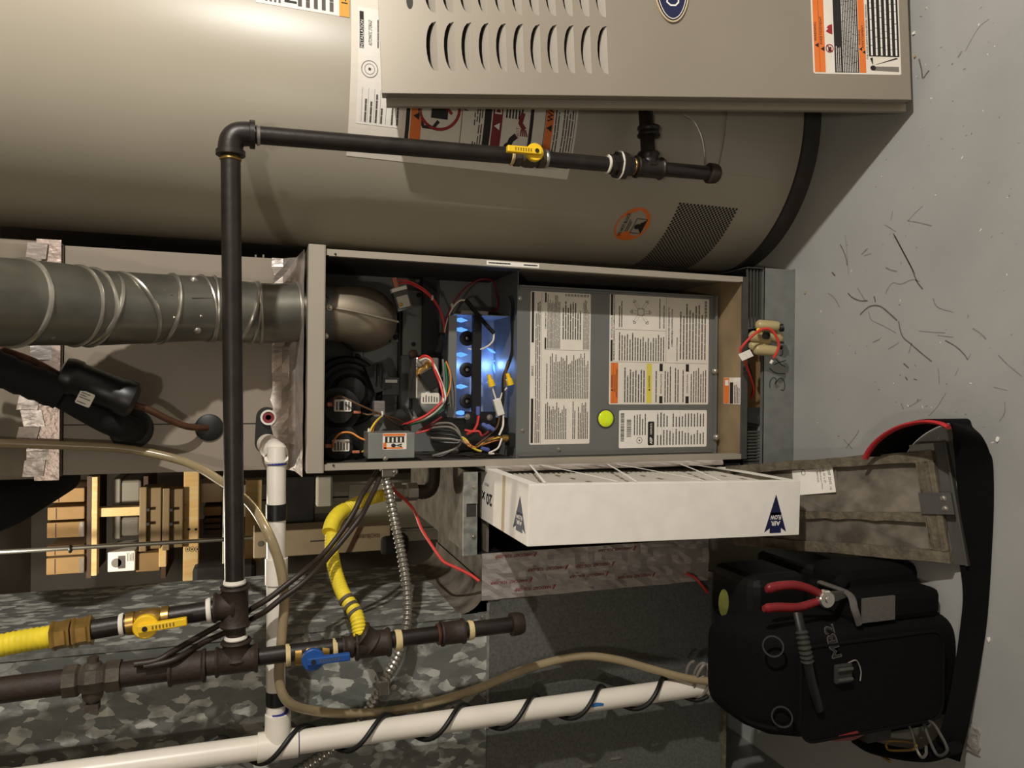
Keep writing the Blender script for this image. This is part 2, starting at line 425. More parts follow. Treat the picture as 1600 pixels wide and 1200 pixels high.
# ================================================================== water heater
HC = V((.600, .235, 0)); HR = .330; HH = 1.90
heater = thing('water_heater', (HC.x, HC.y, 0), 'tall beige cylindrical gas water heater to the right of the open furnace', 'water heater')
def hmap(u, v, h): t = u/HR; return V((HC.x + (HR+h)*math.sin(t), HC.y - (HR+h)*math.cos(t), v))
def hpx(x, y):
    r = ray(x, y); ox, oy = CAM.x-HC.x, CAM.y-HC.y
    a = r.x*r.x + r.y*r.y; b = 2*(ox*r.x + oy*r.y); c = ox*ox + oy*oy - HR*HR; q = b*b - 4*a*c
    t = (-b - math.sqrt(max(q, 0)))/(2*a); p = CAM + r*t
    return HR*math.atan2(p.x-HC.x, -(p.y-HC.y)), p.z
obj('jacket', turned(B(), (HC.x, HC.y, .045), (0,0,1), [(0, HR*.985), (.004, HR), (HH-.09, HR), (HH-.05, HR*.93), (HH-.045, .0)], 128), 'heater_paint', heater, smooth=True)
obj('base_ring', turned(B(), (HC.x, HC.y, 0), (0,0,1), [(0, HR*1.006), (.044, HR*1.006), (.046, HR*.97)], 128), 'dark_grey_metal', heater, smooth=True)
def cpatch(bm, u0, u1, v0, v1, t, n=16, h0=.0001, rad=0):
    pts = rounded(u0, v0, u1, v1, rad, 3) if rad else None
    g = {}
    for i in range(n+1):
        u = u0 + (u1-u0)*i/n
        for j, v in enumerate((v0, v1)):
            for k, h in enumerate((h0, t)): g[i, j, k] = bm.verts.new(hmap(u, v, h))
    for i in range(n):
        bm.faces.new((g[i,0,1], g[i+1,0,1], g[i+1,1,1], g[i,1,1])); bm.faces.new((g[i,0,0], g[i,0,1], g[i+1,0,1], g[i+1,0,0])); bm.faces.new((g[i,1,0], g[i,1,1], g[i+1,1,1], g[i+1,1,0]))
    for i in (0, n): bm.faces.new((g[i,0,0], g[i,1,0], g[i,1,1], g[i,0,1]))
    return bm
# burner access cover, mostly behind the leaning door
u0, v1 = hpx(1120, 268); u1, _ = hpx(1120, 60); _, v0 = hpx(1212, 270)
obj('access_cover', cpatch(B(), u0, u0+.30, v0, v1, .004), 'heater_paint', heater)
# big instruction label
lu0, lvt = hpx(541, 243); _, lvb = hpx(885, 284); lu1 = lu0 + .46
lab = obj('instruction_label', cpatch(B(), lu0, lu1, lvb, lvt, .0007, 32), 'label_white', heater, label='large white instruction label wrapped on the jacket')
D = Decal(hmap); W_ = lvt - lvb
def hy(x): return hpx(x, 230)[1]      # height on the label for a picture column (near the pipe)
U = lambda k: lu0 + (lu1-lu0)*k
# warning frame 1
def hframe(xa, xb, head, title, fs):
    za, zb = hy(xa), hy(xb); D.frame(U(.055), zb, U(.62), za, .0075, 'ink', .0012, 14)
    hz = za - .010; D.rect(U(.09), hz-.021, U(.60), hz, head, .0014, 14)
    D.text('\u25B2', U(.20), hz-.0105, .012, 'ink' if head == 'orange_label' else 'ink_white', .0018)
    D.text(title, U(.34), hz-.0105, fs, 'ink' if head == 'orange_label' else 'ink_white', .0018, bold=.02)
    return za - .034, zb + .010
a, b = hframe(630, 757, 'orange_label', 'WARNING', .015)
D.ring(U(.245), (a+b)/2+.030, .044, .044, .006, 'ink_red', .0014); D.rect(U(.20), (a+b)/2+.012, U(.285), (a+b)/2+.046, 'ink', .0013, 4)
D.stroke([(U(.225)+t*.055, (a+b)/2+.004+t*.055) for t in (0,.3,.6,1)], .006, 'ink_red', .0017)
D.stroke([(U(.19), (a+b)/2+.030), (U(.16), (a+b)/2+.04), (U(.16), (a+b)/2+.06), (U(.20), (a+b)/2+.068)], .007, 'ink', .0014)
D.stroke([(U(.20)+.006*k, (a+b)/2+.068+.003*math.sin(k*1.6)) for k in range(12)], .004, 'ink_grey', .0014)
D.rect(U(.09), b+.044, U(.60), b+.0452, 'ink', .0014, 10)
D.text('FIRE AND EXPLOSION', U(.37), b+.037, .0085, 'ink', .0014, bold=.02); D.text('Can result in serious injury', U(.37), b+.026, .0075, 'ink', .0014)
D.lines(U(.10), b, U(.58), b+.020, 4, 'ink_soft', 5, .5, .0014)
a, b = hframe(757, 828, 'ink_darkred', 'DANGER', .015)
D.lines(U(.24), b+.012, U(.58), a-.002, 6, 'ink', 6, .5, .0014)
D.stroke([(U(.105), b+.030), (U(.12), b+.038), (U(.15), b+.034), (U(.17), b+.024)], .012, 'ink', .0014); D.disc(U(.115), b+.040, .010, .009, 'ink', .0015)
D.stroke([(U(.20), b+.008), (U(.225), b+.018), (U(.27), b+.014)], .010, 'ink_darkred', .0015)
for k in range(4): D.stroke([(U(.20), b+.006+.003*k), (U(.17), b+.000+.005*k)], .0028, 'ink_darkred', .0015)
D.text('NOT', U(.185), b+.022, .007, 'ink_red', .0016)
za, zb = hy(846), hy(893); D.frame(U(.05), zb, U(.62), za, .0012, 'ink', .0012, 12)
D.rect(U(.055), za-.019, U(.615), za-.002, 'orange_label', .0014, 12); D.text('\u25B2', U(.22), za-.0105, .012, 'ink', .0018); D.text('WARNING', U(.34), za-.0105, .013, 'ink', .0018, bold=.02)
D.lines(U(.07), zb+.003, U(.34), za-.021, 7, 'ink_soft', 8, .45, .0014); D.lines(U(.37), zb+.003, U(.60), za-.021, 7, 'ink_soft', 9, .45, .0014)
# rating plate between the label's top and the first frame
za, zb = hy(553), hy(624)
D.rect(U(.14), zb, U(.62), za, 'label_bright', .0011, 14)
D.ring(U(.36), za-.022, .016, .016, .0014, 'ink_grey', .0014); D.ring(U(.36), za-.022, .010, .010, .001, 'ink_grey', .0014); D.disc(U(.36), za-.022, .0028, .0028, 'ink_soft', .0014)
for k in range(7):
    z = za - .010 - (za-zb-.012)*k/6.5; D.rect(U(.15), z, U(.285), z+.0006, 'ink_grey', .0014, 3)
D.lines(U(.15), zb+.004, U(.27), za-.012, 7, 'ink_soft', 11, .35, .0014, .5, 4)
D.lines(U(.30), zb+.003, U(.58), zb+.022, 3, 'ink_soft', 12, .4, .0014, .4)
D.rect(U(.44), za-.010, U(.60), za-.002, 'ink', .0014, 5); D.text('INSTALLATION', U(.50), za-.006, .006, 'ink_white', .0018, width=.055); D.text('AUTOMATIC STORAGE', U(.51), za-.022, .007, 'ink', .0014, width=.05, shear=.2)
D.lines(U(.45), zb+.024, U(.58), za-.034, 5, 'ink_soft', 13, .4, .0014)
D.build('print', lab)
# upper label with the phone strip
au0, avb = hpx(546, 28); _, avt = hpx(400, 5); au1 = au0 + .34
lab2 = obj('upper_label', cpatch(B(), au0, au1, avb, avt, .0007, 24), 'label_bright', heater, label='white label with an amber phone number strip')
D = Decal(hmap); D.rect(au0, avb, au1, avb+.019, 'amber_label', .0012, 24); D.text('1-800', au0+.045, avb+.0095, .012, 'ink', .0018, bold=.02)
D.lines(au0+.006, avb+.026, au0+.30, avt-.070, 5, 'ink_soft', 21, .5, .0012, .3, 12); D.text('N', au0+.020, avt-.060, .022, 'ink', .0014, bold=.03)
D.lines(au0+.006, avt-.045, au0+.30, avt-.006, 5, 'ink_soft', 22, .5, .0012, .3, 12); D.build('print', lab2)
# orange oval sticker
ou, ov = hpx(988, 352); OK = 1.62
bm = B(); pts = [(ou + .052*math.cos(2*math.pi*i/40), ov + .043*math.sin(2*math.pi*i/40)) for i in range(40)]
bm.faces.new([bm.verts.new(hmap(p, q, .0007)) for p, q in pts]); st = obj('oval_sticker', bm, 'orange_label', heater, label='orange oval do not block sticker')
D = Decal(hmap); D.text('DO NOT BLOCK', ou, ov+.022, .0085, 'ink', .0012, width=.072, bold=.02); D.lines(ou-.020, ov+.004, ou+.020, ov+.014, 2, 'ink_soft', 4, .5, .0012)
D.frame(ou-.024, ov-.032, ou+.022, ov-.003, .0016, 'ink', .0012); D.disc(ou-.002, ov-.014, .008, .008, 'ink', .0013); D.poly([(ou-.022, ov-.031), (ou+.020, ov-.031), (ou+.008, ov-.018), (ou-.010, ov-.020)], 'ink', .0013); D.build('print', st)
# perforated air intake
pu1, pv1 = hpx(1062, 316); _, pv0 = hpx(1157, 322); pu0 = hpx(1040, 412)[0]
D = Decal(hmap); pit = .0098; rows = int((pv1-pv0)/(pit*.5))
for j in range(rows):
    k = 0; u = pu0 - .03 + (pit*.5 if j % 2 else 0)
    while u < pu1: D.disc(u, pv1 - j*pit*.5 - .002, .0031, .0031, 'dark_stuff', .0005, 10); u += pit
o = D.build('intake_holes', heater); o['kind'] = 'stuff'
# pilot tube
obj('pilot_tube', tube(B(), [at(1068,180,-.11), at(1086,192,-.115), at(1098,220,-.115), at(1102,258,-.10), at(1103,275,-.07)], .0022, 6), 'zinc', heater, smooth=True)

# ================================================================== furnace door leaning on the heater
P0 = onz(1421, 176, 0.004); P0 = V((P0.x, P0.y, .0))
DT = V((P0.x, -.130, 0)); DN0 = V((1,0,0))
tp = at(598, 168, -.150); dv = tp-P0; DL = dv.length; dv.normalize(); du = V((1,0,0)); du = (du - dv*du.dot(dv)).normalized(); dn = du.cross(dv)
door = thing('furnace_door', (P0.x+.22, P0.y, 0), 'grey louvered steel furnace door leaning against the water heater', 'furnace door')
def dpx(x, y, h=.030): p = onpl(x, y, P0+dn*h, dn) - P0; return p.dot(du), p.dot(dv)
dmap = lambda a, b, h: P0 + du*a + dv*b + dn*(h+.030)
DW = .452; lip = .015
# louvre cut-outs: straight lower edge, arched upper edge
lv = []
x0s = [682 + 26.7*k for k in range(11)]
ua, ub = dpx(700, 112)[0], dpx(700, 34)[0]; lw = ub - ua; pitchu = (ub - dpx(700, 22)[0]); 
rowsu = [ua + k*(lw + .016) for k in range(3)]
vk = [dpx(683, 74)[1] + (dpx(949.5, 78)[1] - dpx(683, 74)[1])*k/10 for k in range(11)]
AH = abs(dpx(666, 74)[1] - dpx(683, 74)[1])
bm = B()
def q4(pts): bm.faces.new([bm.verts.new(dmap(a, b, 0)) for a, b in pts])
mg = .008; cb = [v - (vk[0]-vk[1])*.22 for v in vk]          # cell bottoms
vstep = vk[0]-vk[1]; vlo = vk[-1] - .004; vhi = vk[0] + vstep - .004
us = [lip]
for ru in rowsu: us += [ru-.004, ru+lw+.004]
us.append(DW-lip)
q4([(lip, .020), (DW-lip, .020), (DW-lip, vlo), (lip, vlo)]); q4([(lip, vhi), (DW-lip, vhi), (DW-lip, DL), (lip, DL)])
for k in range(0, len(us), 2): q4([(us[k], vlo), (us[k+1], vlo), (us[k+1], vhi), (us[k], vhi)])
for ru in rowsu:
    for v in vk:
        c0 = v-.004; c1 = v+vstep-.004; A = [(ru + lw*(1-math.cos(math.pi*k/10))/2, AH*math.sin(math.pi*k/10)**.8) for k in range(11)]
        q4([(ru-.004, c0), (ru, v), (ru-.004, c1)]); q4([(ru+lw+.004, c0), (ru+lw+.004, c1), (ru+lw, v)])
        q4([(ru-.004, c0), (ru+lw+.004, c0), (ru+lw, v), (ru, v)])
        T = [ru-.004 + (lw+.008)*k/10 for k in range(11)]
        for k in range(10): q4([(A[k][0], v+A[k][1]), (A[k+1][0], v+A[k+1][1]), (T[k+1], c1), (T[k], c1)])
bmesh.ops.remove_doubles(bm, verts=bm.verts, dist=.0001)
obj('front_sheet', bm, 'door_paint', door)
bm = B()
for a0, a1 in ((lip, lip+.0012), (DW-lip-.0012, DW-lip)): obox(bm, P0 + du*(a0+a1)/2 + dv*(DL/2+.010) + dn*.018, du*.0006, dv*(DL/2-.010), dn*.012)
obox(bm, P0 + du*DW/2 + dv*.0206 + dn*.018, du*(DW/2-lip), dv*.0006, dn*.012); obox(bm, P0 + du*DW/2 + dv*(DL-.0006) + dn*.018, du*(DW/2-lip), dv*.0006, dn*.012)
obj('side_return', bm, 'door_paint', door)
for s in (0, 1):
    bm = B(); c = lip/2+.0005 if s == 0 else DW-lip/2-.0005
    obox(bm, P0 + du*c + dv*(DL/2+.005) + dn*.007, du*lip/2, dv*(DL/2-.012), dn*.0012); obox(bm, P0 + du*(.001 if s == 0 else DW-.001) + dv*(DL/2+.005) + dn*.003, du*.001, dv*(DL/2-.012), dn*.005)
    obj('edge_flange', bm, 'door_paint', door)
obj('shade_backing', obox(B(), P0 + du*DW/2 + dv*DL/2 + dn*.004, du*(DW/2-lip-.004), dv*(DL/2-.01), dn*.0008), 'dark_interior', door)  # dark sheet added so the louver openings look shaded
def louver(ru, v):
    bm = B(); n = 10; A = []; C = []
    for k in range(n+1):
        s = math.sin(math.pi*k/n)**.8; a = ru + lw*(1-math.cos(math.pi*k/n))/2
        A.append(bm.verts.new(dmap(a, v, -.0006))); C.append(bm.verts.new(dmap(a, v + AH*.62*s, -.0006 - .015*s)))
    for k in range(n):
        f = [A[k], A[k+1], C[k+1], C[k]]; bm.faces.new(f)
    return obj('louver', bm, 'louver_lit_paint', door)
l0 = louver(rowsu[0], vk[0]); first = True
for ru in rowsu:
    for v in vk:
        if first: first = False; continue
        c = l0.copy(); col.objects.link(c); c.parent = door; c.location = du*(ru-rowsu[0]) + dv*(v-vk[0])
# emblem
eu, ev = dpx(1048, -24); er = (abs(dpx(1048, 36)[0]-eu), abs(dpx(1076, -24)[1]-ev))
bm = B(); prism(bm, [dmap(eu+er[0]*math.cos(2*math.pi*i/40), ev+er[1]*math.sin(2*math.pi*i/40), .0002) for i in range(40)], dn*.004); em = obj('emblem', bm, 'cardboard_pale', door, label='navy oval emblem with a white script initial')
D = Decal(dmap); D.disc(eu, ev, er[0]-.003, er[1]-.003, 'ink', .0046, 40); D.disc(eu, ev, er[0]-.006, er[1]-.006, 'ink_navy', .0050, 40); D.ring(eu, ev, er[0]-.0055, er[1]-.0055, .0014, 'ink_white', .0054, 40)
D.stroke([(eu+p*.001, ev+q*.001) for p, q in ((-24,6),(-29,10),(-36,11),(-42,4),(-42,-6),(-36,-12),(-28,-12),(-20,-6))], .003, 'ink_white', .0056); D.build('emblem_print', em)
# warning label
wu0, wv1 = dpx(1271, 115); _, wv0 = dpx(1408, 115); wu1 = wu0 + .20
wl = sticker('warning_label', dmap, door, wu0, wv0, wu1, wv1, 'label_white', .004, label='orange and black warning label low on the door')
D = Decal(dmap); H = wv1-wv0; e = .003; W1 = wu1-e
D.rect(wu0+e, wv1-.026, W1, wv1-e, 'orange_label', .0008); D.rect(wu0+e, wv1-.0145, W1, wv1-.0140, 'ink', .001)
for k, (du_, tt) in enumerate(((.062, 'WARNING'), (.055, 'AVERTISSEMENT'))):
    z = wv1 - .009 - .012*k; D.text('\u25B2', wu0+du_-.006, z, .008, 'ink', .0011); D.text(tt, wu0+du_+.002, z, .0055, 'ink', .0011, center=False)
D.ring(wu0+.050, wv1-.036, .0085, .0085, .0018, 'ink_red', .001); D.rect(wu0+.044, wv1-.040, wu0+.053, wv1-.033, 'ink', .0009); D.stroke([(wu0+.043, wv1-.042), (wu0+.057, wv1-.030)], .0018, 'ink_red', .0012)
D.poly([(wu0+.078, wv1-.043), (wu0+.098, wv1-.043), (wu0+.096, wv1-.036), (wu0+.091, wv1-.031), (wu0+.089, wv1-.035), (wu0+.084, wv1-.029), (wu0+.080, wv1-.036)], 'ink_red', .001)
zk1, zk0 = wv1-.046, wv1-.046-.052; D.rect(wu0+e, zk0, W1, zk1, 'ink', .0008)
D.lines(wu0+.004, zk1-.014, wu0+.055, zk1-.002, 3, 'ink_white', 31, .35, .0011, .1, 6); D.lines(wu0+.004, zk0+.002, W1-.004, zk1-.016, 9, 'ink_white', 32, .35, .0011, .12, 14)
D.rect(wu0+e, zk0-.015, W1, zk0-.001, 'orange_label', .0008)
for k, (du_, tt) in enumerate(((.056, 'WARNING'), (.050, 'AVERTISSEMENT'))):
    z = zk0 - .0045 - .007*k; D.text('\u25B2', wu0+du_-.006, z, .0065, 'ink', .0011); D.text(tt, wu0+du_+.002, z, .0045, 'ink', .0011, center=False)
D.text('FOR YOUR SAFETY READ BEFORE OPERATING', wu0+.085, zk0-.0185, .0038, 'ink', .001)
D.rect(wu0+.036, wv0+e, W1, zk0-.022, 'ink', .0008); D.lines(wu0+.038, wv0+e+.001, W1-.003, zk0-.023, 6, 'ink_white', 33, .35, .0011, .1, 10)
D.disc(wu0+.013, zk0-.030, .005, .006, 'ink', .001); D.poly([(wu0+.006, wv0+e+.002), (wu0+.016, wv0+e+.002), (wu0+.016, zk0-.030), (wu0+.008, zk0-.028)], 'ink_grey', .0009); D.poly([(wu0+.018, zk0-.030), (wu0+.032, wv0+e+.003), (wu0+.034, wv0+e+.007)], 'ink', .001); D.poly([(wu0+.018, zk0-.030), (wu0+.032, zk0-.024), (wu0+.034, zk0-.030)], 'ink', .001); D.build('print', wl)
# finger hole near the top edge
hu, hvv = dpx(640, 2); D = Decal(dmap); D.disc(hu, hvv, .014, .006, 'dark_interior', .0006); D.build('finger_slot', door)
# ================================================================== furnace stand
PY = .100                                   # blower panel plane
stand = thing('furnace_stand', (0, .3, 0), 'low galvanized stand under the furnace with ribbed black sides', 'stand')
SX0, SX1, SH = -.246, .248, .083
bm = B(); box(bm, SX0, SX1, 0, .0015, .002, SH); box(bm, SX0, SX1, 0, .012, SH-.0015, SH); box(bm, SX0, SX1, -.012, .0015, .0, .002); obj('front_band', bm, 'galv_plain', stand)
bm = B(); box(bm, SX1-.002, SX1, .0016, .70, .002, .132); obj('side_band', bm, 'dark_grey_metal', stand); bm = B(); box(bm, SX0, SX0+.002, .0016, .70, .002, .132); obj('side_band', bm, 'dark_grey_metal', stand)
bm = B(); box(bm, SX0, SX1, .68, .70, .002, .132); obj('rear_band', bm, 'dark_grey_metal', stand)
for k in range(9):
    z = .088 + .0048*k; bm = B(); box(bm, .10, SX1-.004, .008+.004*(k % 2), .012+.004*(k % 2), z-.0016, z+.0016); obj('rib', bm, 'dark_grey_metal', stand)
for k in range(11):
    x = -.236 + .0078*k; bm = B(); cyl(bm, (x, .014, .078), (x, .014, .131), .0030, 8); obj('rib', bm, 'dark_grey_metal', stand, smooth=True)
bm = B(); box(bm, -.10, .10, .10, .12, .003, .060); obj('wood_block', bm, 'cardboard', stand, label='bare wood strip inside the stand')
# marker writing on the band
D = Decal(front_map(0)); MK = [[(1203,606),(1203,597),(1208,590),(1213,594),(1211,600),(1218,591),(1224,594),(1226,603),(1224,610),(1220,609)], [(1202,575),(1212,583),(1227,584)], [(1209,570),(1219,566),(1228,563)], [(1212,561),(1220,569),(1227,573)], [(1218,556),(1222,554),(1223,547)]]
for s in MK:
    P = smooth_pts([V((*XZ(x, y, 0), 0)) for x, y in s], 4); D.stroke([(p.x, p.y) for p in P], .0022, 'ink', .0005)
D.build('marker_writing', stand)

# ================================================================== furnace
fur = thing('furnace', (0, .36, .135), 'upright gas furnace with its front open, burners lit blue inside', 'furnace')
FX = .2225; FZ0, FZ1 = .135, 1.172; FD = .72
for s in (-1, 1):
    bm = B(); x = s*FX; box(bm, min(x, x-s*.0015), max(x, x-s*.0015), 0, FD, FZ0, FZ1-.006); obj('side_panel', bm, 'furnace_paint', fur)
    bm = B(); box(bm, min(x, x-s*.0125), max(x, x-s*.0125), -.0014, 0, FZ0+.004, FZ1-.030); box(bm, min(x-s*.0125, x-s*.0137), max(x-s*.0125, x-s*.0137), -.0014, .012, FZ0+.02, FZ1-.04); obj('front_flange', bm, 'furnace_paint', fur)
bm = B(); box(bm, -FX-.004, FX+.006, -.006, FD, FZ1-.004, FZ1); box(bm, -FX-.004, FX+.006, -.010, -.006, FZ1-.031, FZ1); box(bm, -FX-.004, FX+.006, -.010, .004, FZ1-.033, FZ1-.031); obj('top_panel', bm, 'furnace_paint', fur, bevel=.0015)
obj('back_panel', box(B(), -FX+.002, FX-.002, FD-.0015, FD, FZ0, FZ1-.006), 'furnace_paint', fur)
obj('bottom_flange', box(B(), -FX, FX, -.002, .004, FZ0-.004, FZ0+.012), 'dark_grey_metal', fur)
obj('floor_pan', box(B(), -FX+.002, FX-.002, .004, FD-.002, FZ0+.010, FZ0+.0115), 'tan_dirty', fur)
vy = .31
obj('vestibule_panel', box(B(), -FX+.002, FX-.002, vy, vy+.0015, .69, FZ1-.006), 'panel_grey', fur)
obj('blower_deck', box(B(), -FX+.002, FX-.002, PY+.004, vy, .690, .692), 'panel_grey', fur)
obj('inner_liner', box(B(), FX-.006, FX-.0045, .03, vy, .70, FZ1-.01), 'dark_interior', fur)
obj('inner_liner', box(B(), -FX+.0045, -FX+.006, .03, vy, .70, FZ1-.01), 'dark_interior', fur)
# part number strip on the right flange
mp = front_map(-.0015); za, zb = XZ(760, 412, 0)[1], XZ(842, 417, 0)[1]
st = sticker('part_strip', mp, fur, FX-.0115, zb, FX-.002, za, 'label_bright', .0005); D = Decal(plane_map((FX-.011, -.0015, za), (0,0,-1), (1,0,0)))
D.lines(.004, .002, (za-zb)*.45, .007, 1, 'ink', 2, .5, .0009, 0, 8); D.build('print', st); D = Decal(plane_map((FX-.011, -.0015, za), (0,0,-1), (1,0,0))); D.lines((za-zb)*.7, .002, (za-zb)-.004, .007, 1, 'ink', 3, .5, .0009, 0, 6); D.build('print', st)
for x, y in ((524, 397), (521, 727)): screw(fur, at(x, y, -.0014), (0,-1,0), .0016, 'dark_interior', 'rivet_hole')
# blower access panel
bx0, bz1 = XZ(806, 714, PY); bx1, _ = XZ(806, 447, PY); _, bz0 = XZ(1117, 600, PY)
bx0, bx1 = -.2175, .186
pan = obj('blower_panel', box(box(B(), bx0, bx1, PY, PY+.0015, bz0, bz1), bx0, bx1, PY+.0015, PY+.014, bz1-.0015, bz1), 'panel_grey', fur, label='grey blower access panel covered in printed labels')
for a0, a1 in ((bx1-.010, bx1-.006), (bx1-.004, bx1), (bx0+.004, bx0+.009)): obj('edge_rib', box(B(), a0, a1, PY-.003, PY, bz0+.01, bz1-.004), 'panel_grey', pan)
obj('bottom_lip', box(B(), bx0, bx1, PY-.010, PY, bz0, bz0+.006), 'panel_grey', pan)
for x, y in ((816,672), (873,702), (812,466)): screw(pan, at(x, y, PY), (0,-1,0), .0035)
mp = front_map(PY)
def lab4(name, xa, xb, ya, yb, mat='label_white', label=None):   # picture columns xa..xb are top..bottom, rows ya..yb right..left
    u1, v1 = XZ(xa, ya, PY); u0, _ = XZ((xa+xb)/2, yb, PY); _, v0 = XZ(xb, (ya+yb)/2, PY); u1 = XZ((xa+xb)/2, ya, PY)[0]; v1 = XZ(xa, (ya+yb)/2, PY)[1]
    return sticker(name, mp, pan, u0, v0, u1, v1, mat, .0035, label=label), u0, v0, u1, v1
# 1 service label
st, u0, v0, u1, v1 = lab4('service_label', 828, 922, 457, 694, label='tall white service and component test label'); D = Decal(mp); w, h = u1-u0, v1-v0
D.rect(u0+.004, v1-.009, u0+w*.30, v1-.003, 'ink', .0008); D.rect(u1-w*.335, v1-.009, u1-.002, v1-.003, 'ink', .0008); D.text('SERVICE', u0+w*.48, v1-.006, .005, 'ink', .0008, bold=.02)
D.lines(u0+.004, v1-.026, u1-.01, v1-.012, 3, 'ink_soft', 41, .5, .0008, .3, 14); D.rect(u0+.002, v1-.028, u1-.002, v1-.0275, 'ink', .0008)
D.lines(u0+.004, v1-.034, u1-.004, v1-.030, 1, 'ink', 42, .6, .0008, 0, 20)
sp = u0+w*.62; D.rect(sp, v0+.003, sp+.0006, v1-.036, 'ink_soft', .0008)
D.rect(sp+.002, v1-.040, sp+w*.08, v1-.036, 'ink', .0009); D.rect(u1-w*.07, v1-.040, u1-.002, v1-.036, 'ink', .0009); D.text('COMPONENT TEST', (sp+u1)/2, v1-.038, .0034, 'ink', .0009, bold=.02)
D.lines(sp+.003, v1-.076, u1-.004, v1-.042, 11, 'ink_soft', 43, .5, .0008, .2, 8); D.lines(sp+.026, v0+.024, u1-.02, v1-.080, 8, 'ink_soft', 44, .5, .0008, .4, 4); D.lines(sp+.003, v0+.003, u1-.01, v0+.020, 5, 'ink_soft', 45, .5, .0008, .3, 8)
for k in range(22): D.rect(u1-.0085, v0+.006+k*.0028, u1-.0025, v0+.006+k*.0028+(.0008 if k % 3 else .0018), 'ink', .0008)
D.lines(u0+w*.30, v0+.004, sp-.004, v1-.040, 24, 'ink_soft', 46, .5, .0008, .28, 8); D.lines(u0+.012, v0+.004, u0+w*.30, v1-.038, 24, 'ink_soft', 47, .5, .0008, .35, 7); D.build('print', st)
# 2 installation label
st, u0, v0, u1, v1 = lab4('installation_label', 952, 1107, 461, 632, label='wide white installation label with orange warning corner'); D = Decal(mp); w, h = u1-u0, v1-v0
mid = XZ(1030, 567, PY)[0]
D.rect(u0+.003, v1-.024, mid-.002, v1-.004, 'orange_label', .0008); D.rect(u0+.003, v1-.0115, mid-.002, v1-.0110, 'ink', .001)
D.text('\u25B2 WARNING', (u0+mid)/2, v1-.0075, .0055, 'ink', .001, bold=.02); D.text('FIRE, EXPLOSION,', (u0+mid)/2, v1-.0150, .0045, 'ink', .001, bold=.01); D.text('ASPHYXIATION HAZARD', (u0+mid)/2, v1-.0205, .0045, 'ink', .001, bold=.01)
D.rect(mid, v0+.004, mid+.0006, v1-.003, 'ink_soft', .0008)
def zz(x): return XZ(x, 600, PY)[1]
D.lines(u0+.005, zz(1008), mid-.006, zz(974), 8, 'ink_soft', 51, .45, .0008, .3, 6)
D.rect(u0+.003, zz(1018), mid-.002, zz(1010), 'yellow_label', .0008); D.text('\u25B2 CAUTION', (u0+mid)/2, zz(1014), .0055, 'ink', .001, bold=.02)
D.lines(u0+.005, zz(1027), mid-.006, zz(1019), 2, 'ink_soft', 52, .45, .0008, .2, 6)
for xx, tt in ((1030, 'INSTALLATION'), (1071, 'OPERATION')):
    z1, z0 = zz(xx), zz(xx+5); D.rect(u0+.003, z0, u0+(mid-u0)*.2, z1, 'ink', .0008); D.rect(mid-(mid-u0)*.2, z0, mid-.002, z1, 'ink', .0008); D.text(tt, (u0+mid)/2, (z0+z1)/2, .005, 'ink', .001, width=(mid-u0)*.46)
D.lines(u0+.005, zz(1069), mid-.005, zz(1037), 8, 'ink_soft', 53, .42, .0008, .25, 6); D.lines(u0+.005, zz(1104), mid-.005, zz(1078), 7, 'ink_soft', 54, .42, .0008, .25, 6)
iw = u1-mid; D.rect(mid+.002, v1-.0085, mid+iw*.32, v1-.003, 'ink', .0008); D.rect(u1-iw*.33, v1-.0085, u1-.002, v1-.003, 'ink', .0008); D.text('INSTALLATION', mid+iw*.5, v1-.0058, .0048, 'ink', .001, width=iw*.30)
D.text('MINIMUM INCHES CLEARANCE TO COMBUSTIBLE CONSTRUCTION', mid+iw*.5, v1-.012, .0038, 'ink', .0009, width=iw*.94, bold=.02)
sx = mid+iw*.47; D.rect(sx, zz(1040), sx+.0006, v1-.014, 'ink_soft', .0008); D.rect(mid, zz(1040), u1-.002, zz(1040)+.0006, 'ink_soft', .0008)
D.lines(mid+.004, zz(1038), sx-.004, zz(965), 18, 'ink_soft', 55, .42, .0008, .35, 5); D.lines(sx+.006, zz(972), u1-.01, zz(965), 2, 'ink_soft', 56, .42, .0008, .3, 6); D.lines(sx+.006, zz(1038), u1-.008, zz(1028), 3, 'ink_soft', 57, .42, .0008, .3, 6)
cx, cz = (sx+u1)/2, zz(1000)
for a in (90, 270, 35, 145, 215, 325):
    t = math.radians(a); dx, dz = math.cos(t), math.sin(t); L = .024 if a in (90, 270) else .030
    D.stroke([(cx+dx*.008, cz+dz*.008), (cx+dx*L, cz+dz*L)], .0070, 'ink_soft', .0008); D.stroke([(cx+dx*.009, cz+dz*.009), (cx+dx*(L-.0012), cz+dz*(L-.0012))], .0058, 'label_white', .0011)
    D.poly([(cx+dx*(L+.006), cz+dz*(L+.006)), (cx+dx*L-dz*.006, cz+dz*L+dx*.006), (cx+dx*L+dz*.006, cz+dz*L-dx*.006)], 'ink_soft', .0009); D.poly([(cx+dx*(L+.0042), cz+dz*(L+.0042)), (cx+dx*(L+.0007)-dz*.0042, cz+dz*(L+.0007)+dx*.0042), (cx+dx*(L+.0007)+dz*.0042, cz+dz*(L+.0007)-dx*.0042)], 'label_white', .0012)
D.frame(cx-.009, cz-.009, cx+.009, cz+.009, .0008, 'ink_soft', .0014)
D.text('MINIMUM INCHES CLEARANCE TO', mid+iw*.52, zz(1044), .0045, 'ink', .0009, width=iw*.62, bold=.02); D.text('COMBUSTIBLE CONSTRUCTION', mid+iw*.52, zz(1049), .0045, 'ink', .0009, width=iw*.56, bold=.02)
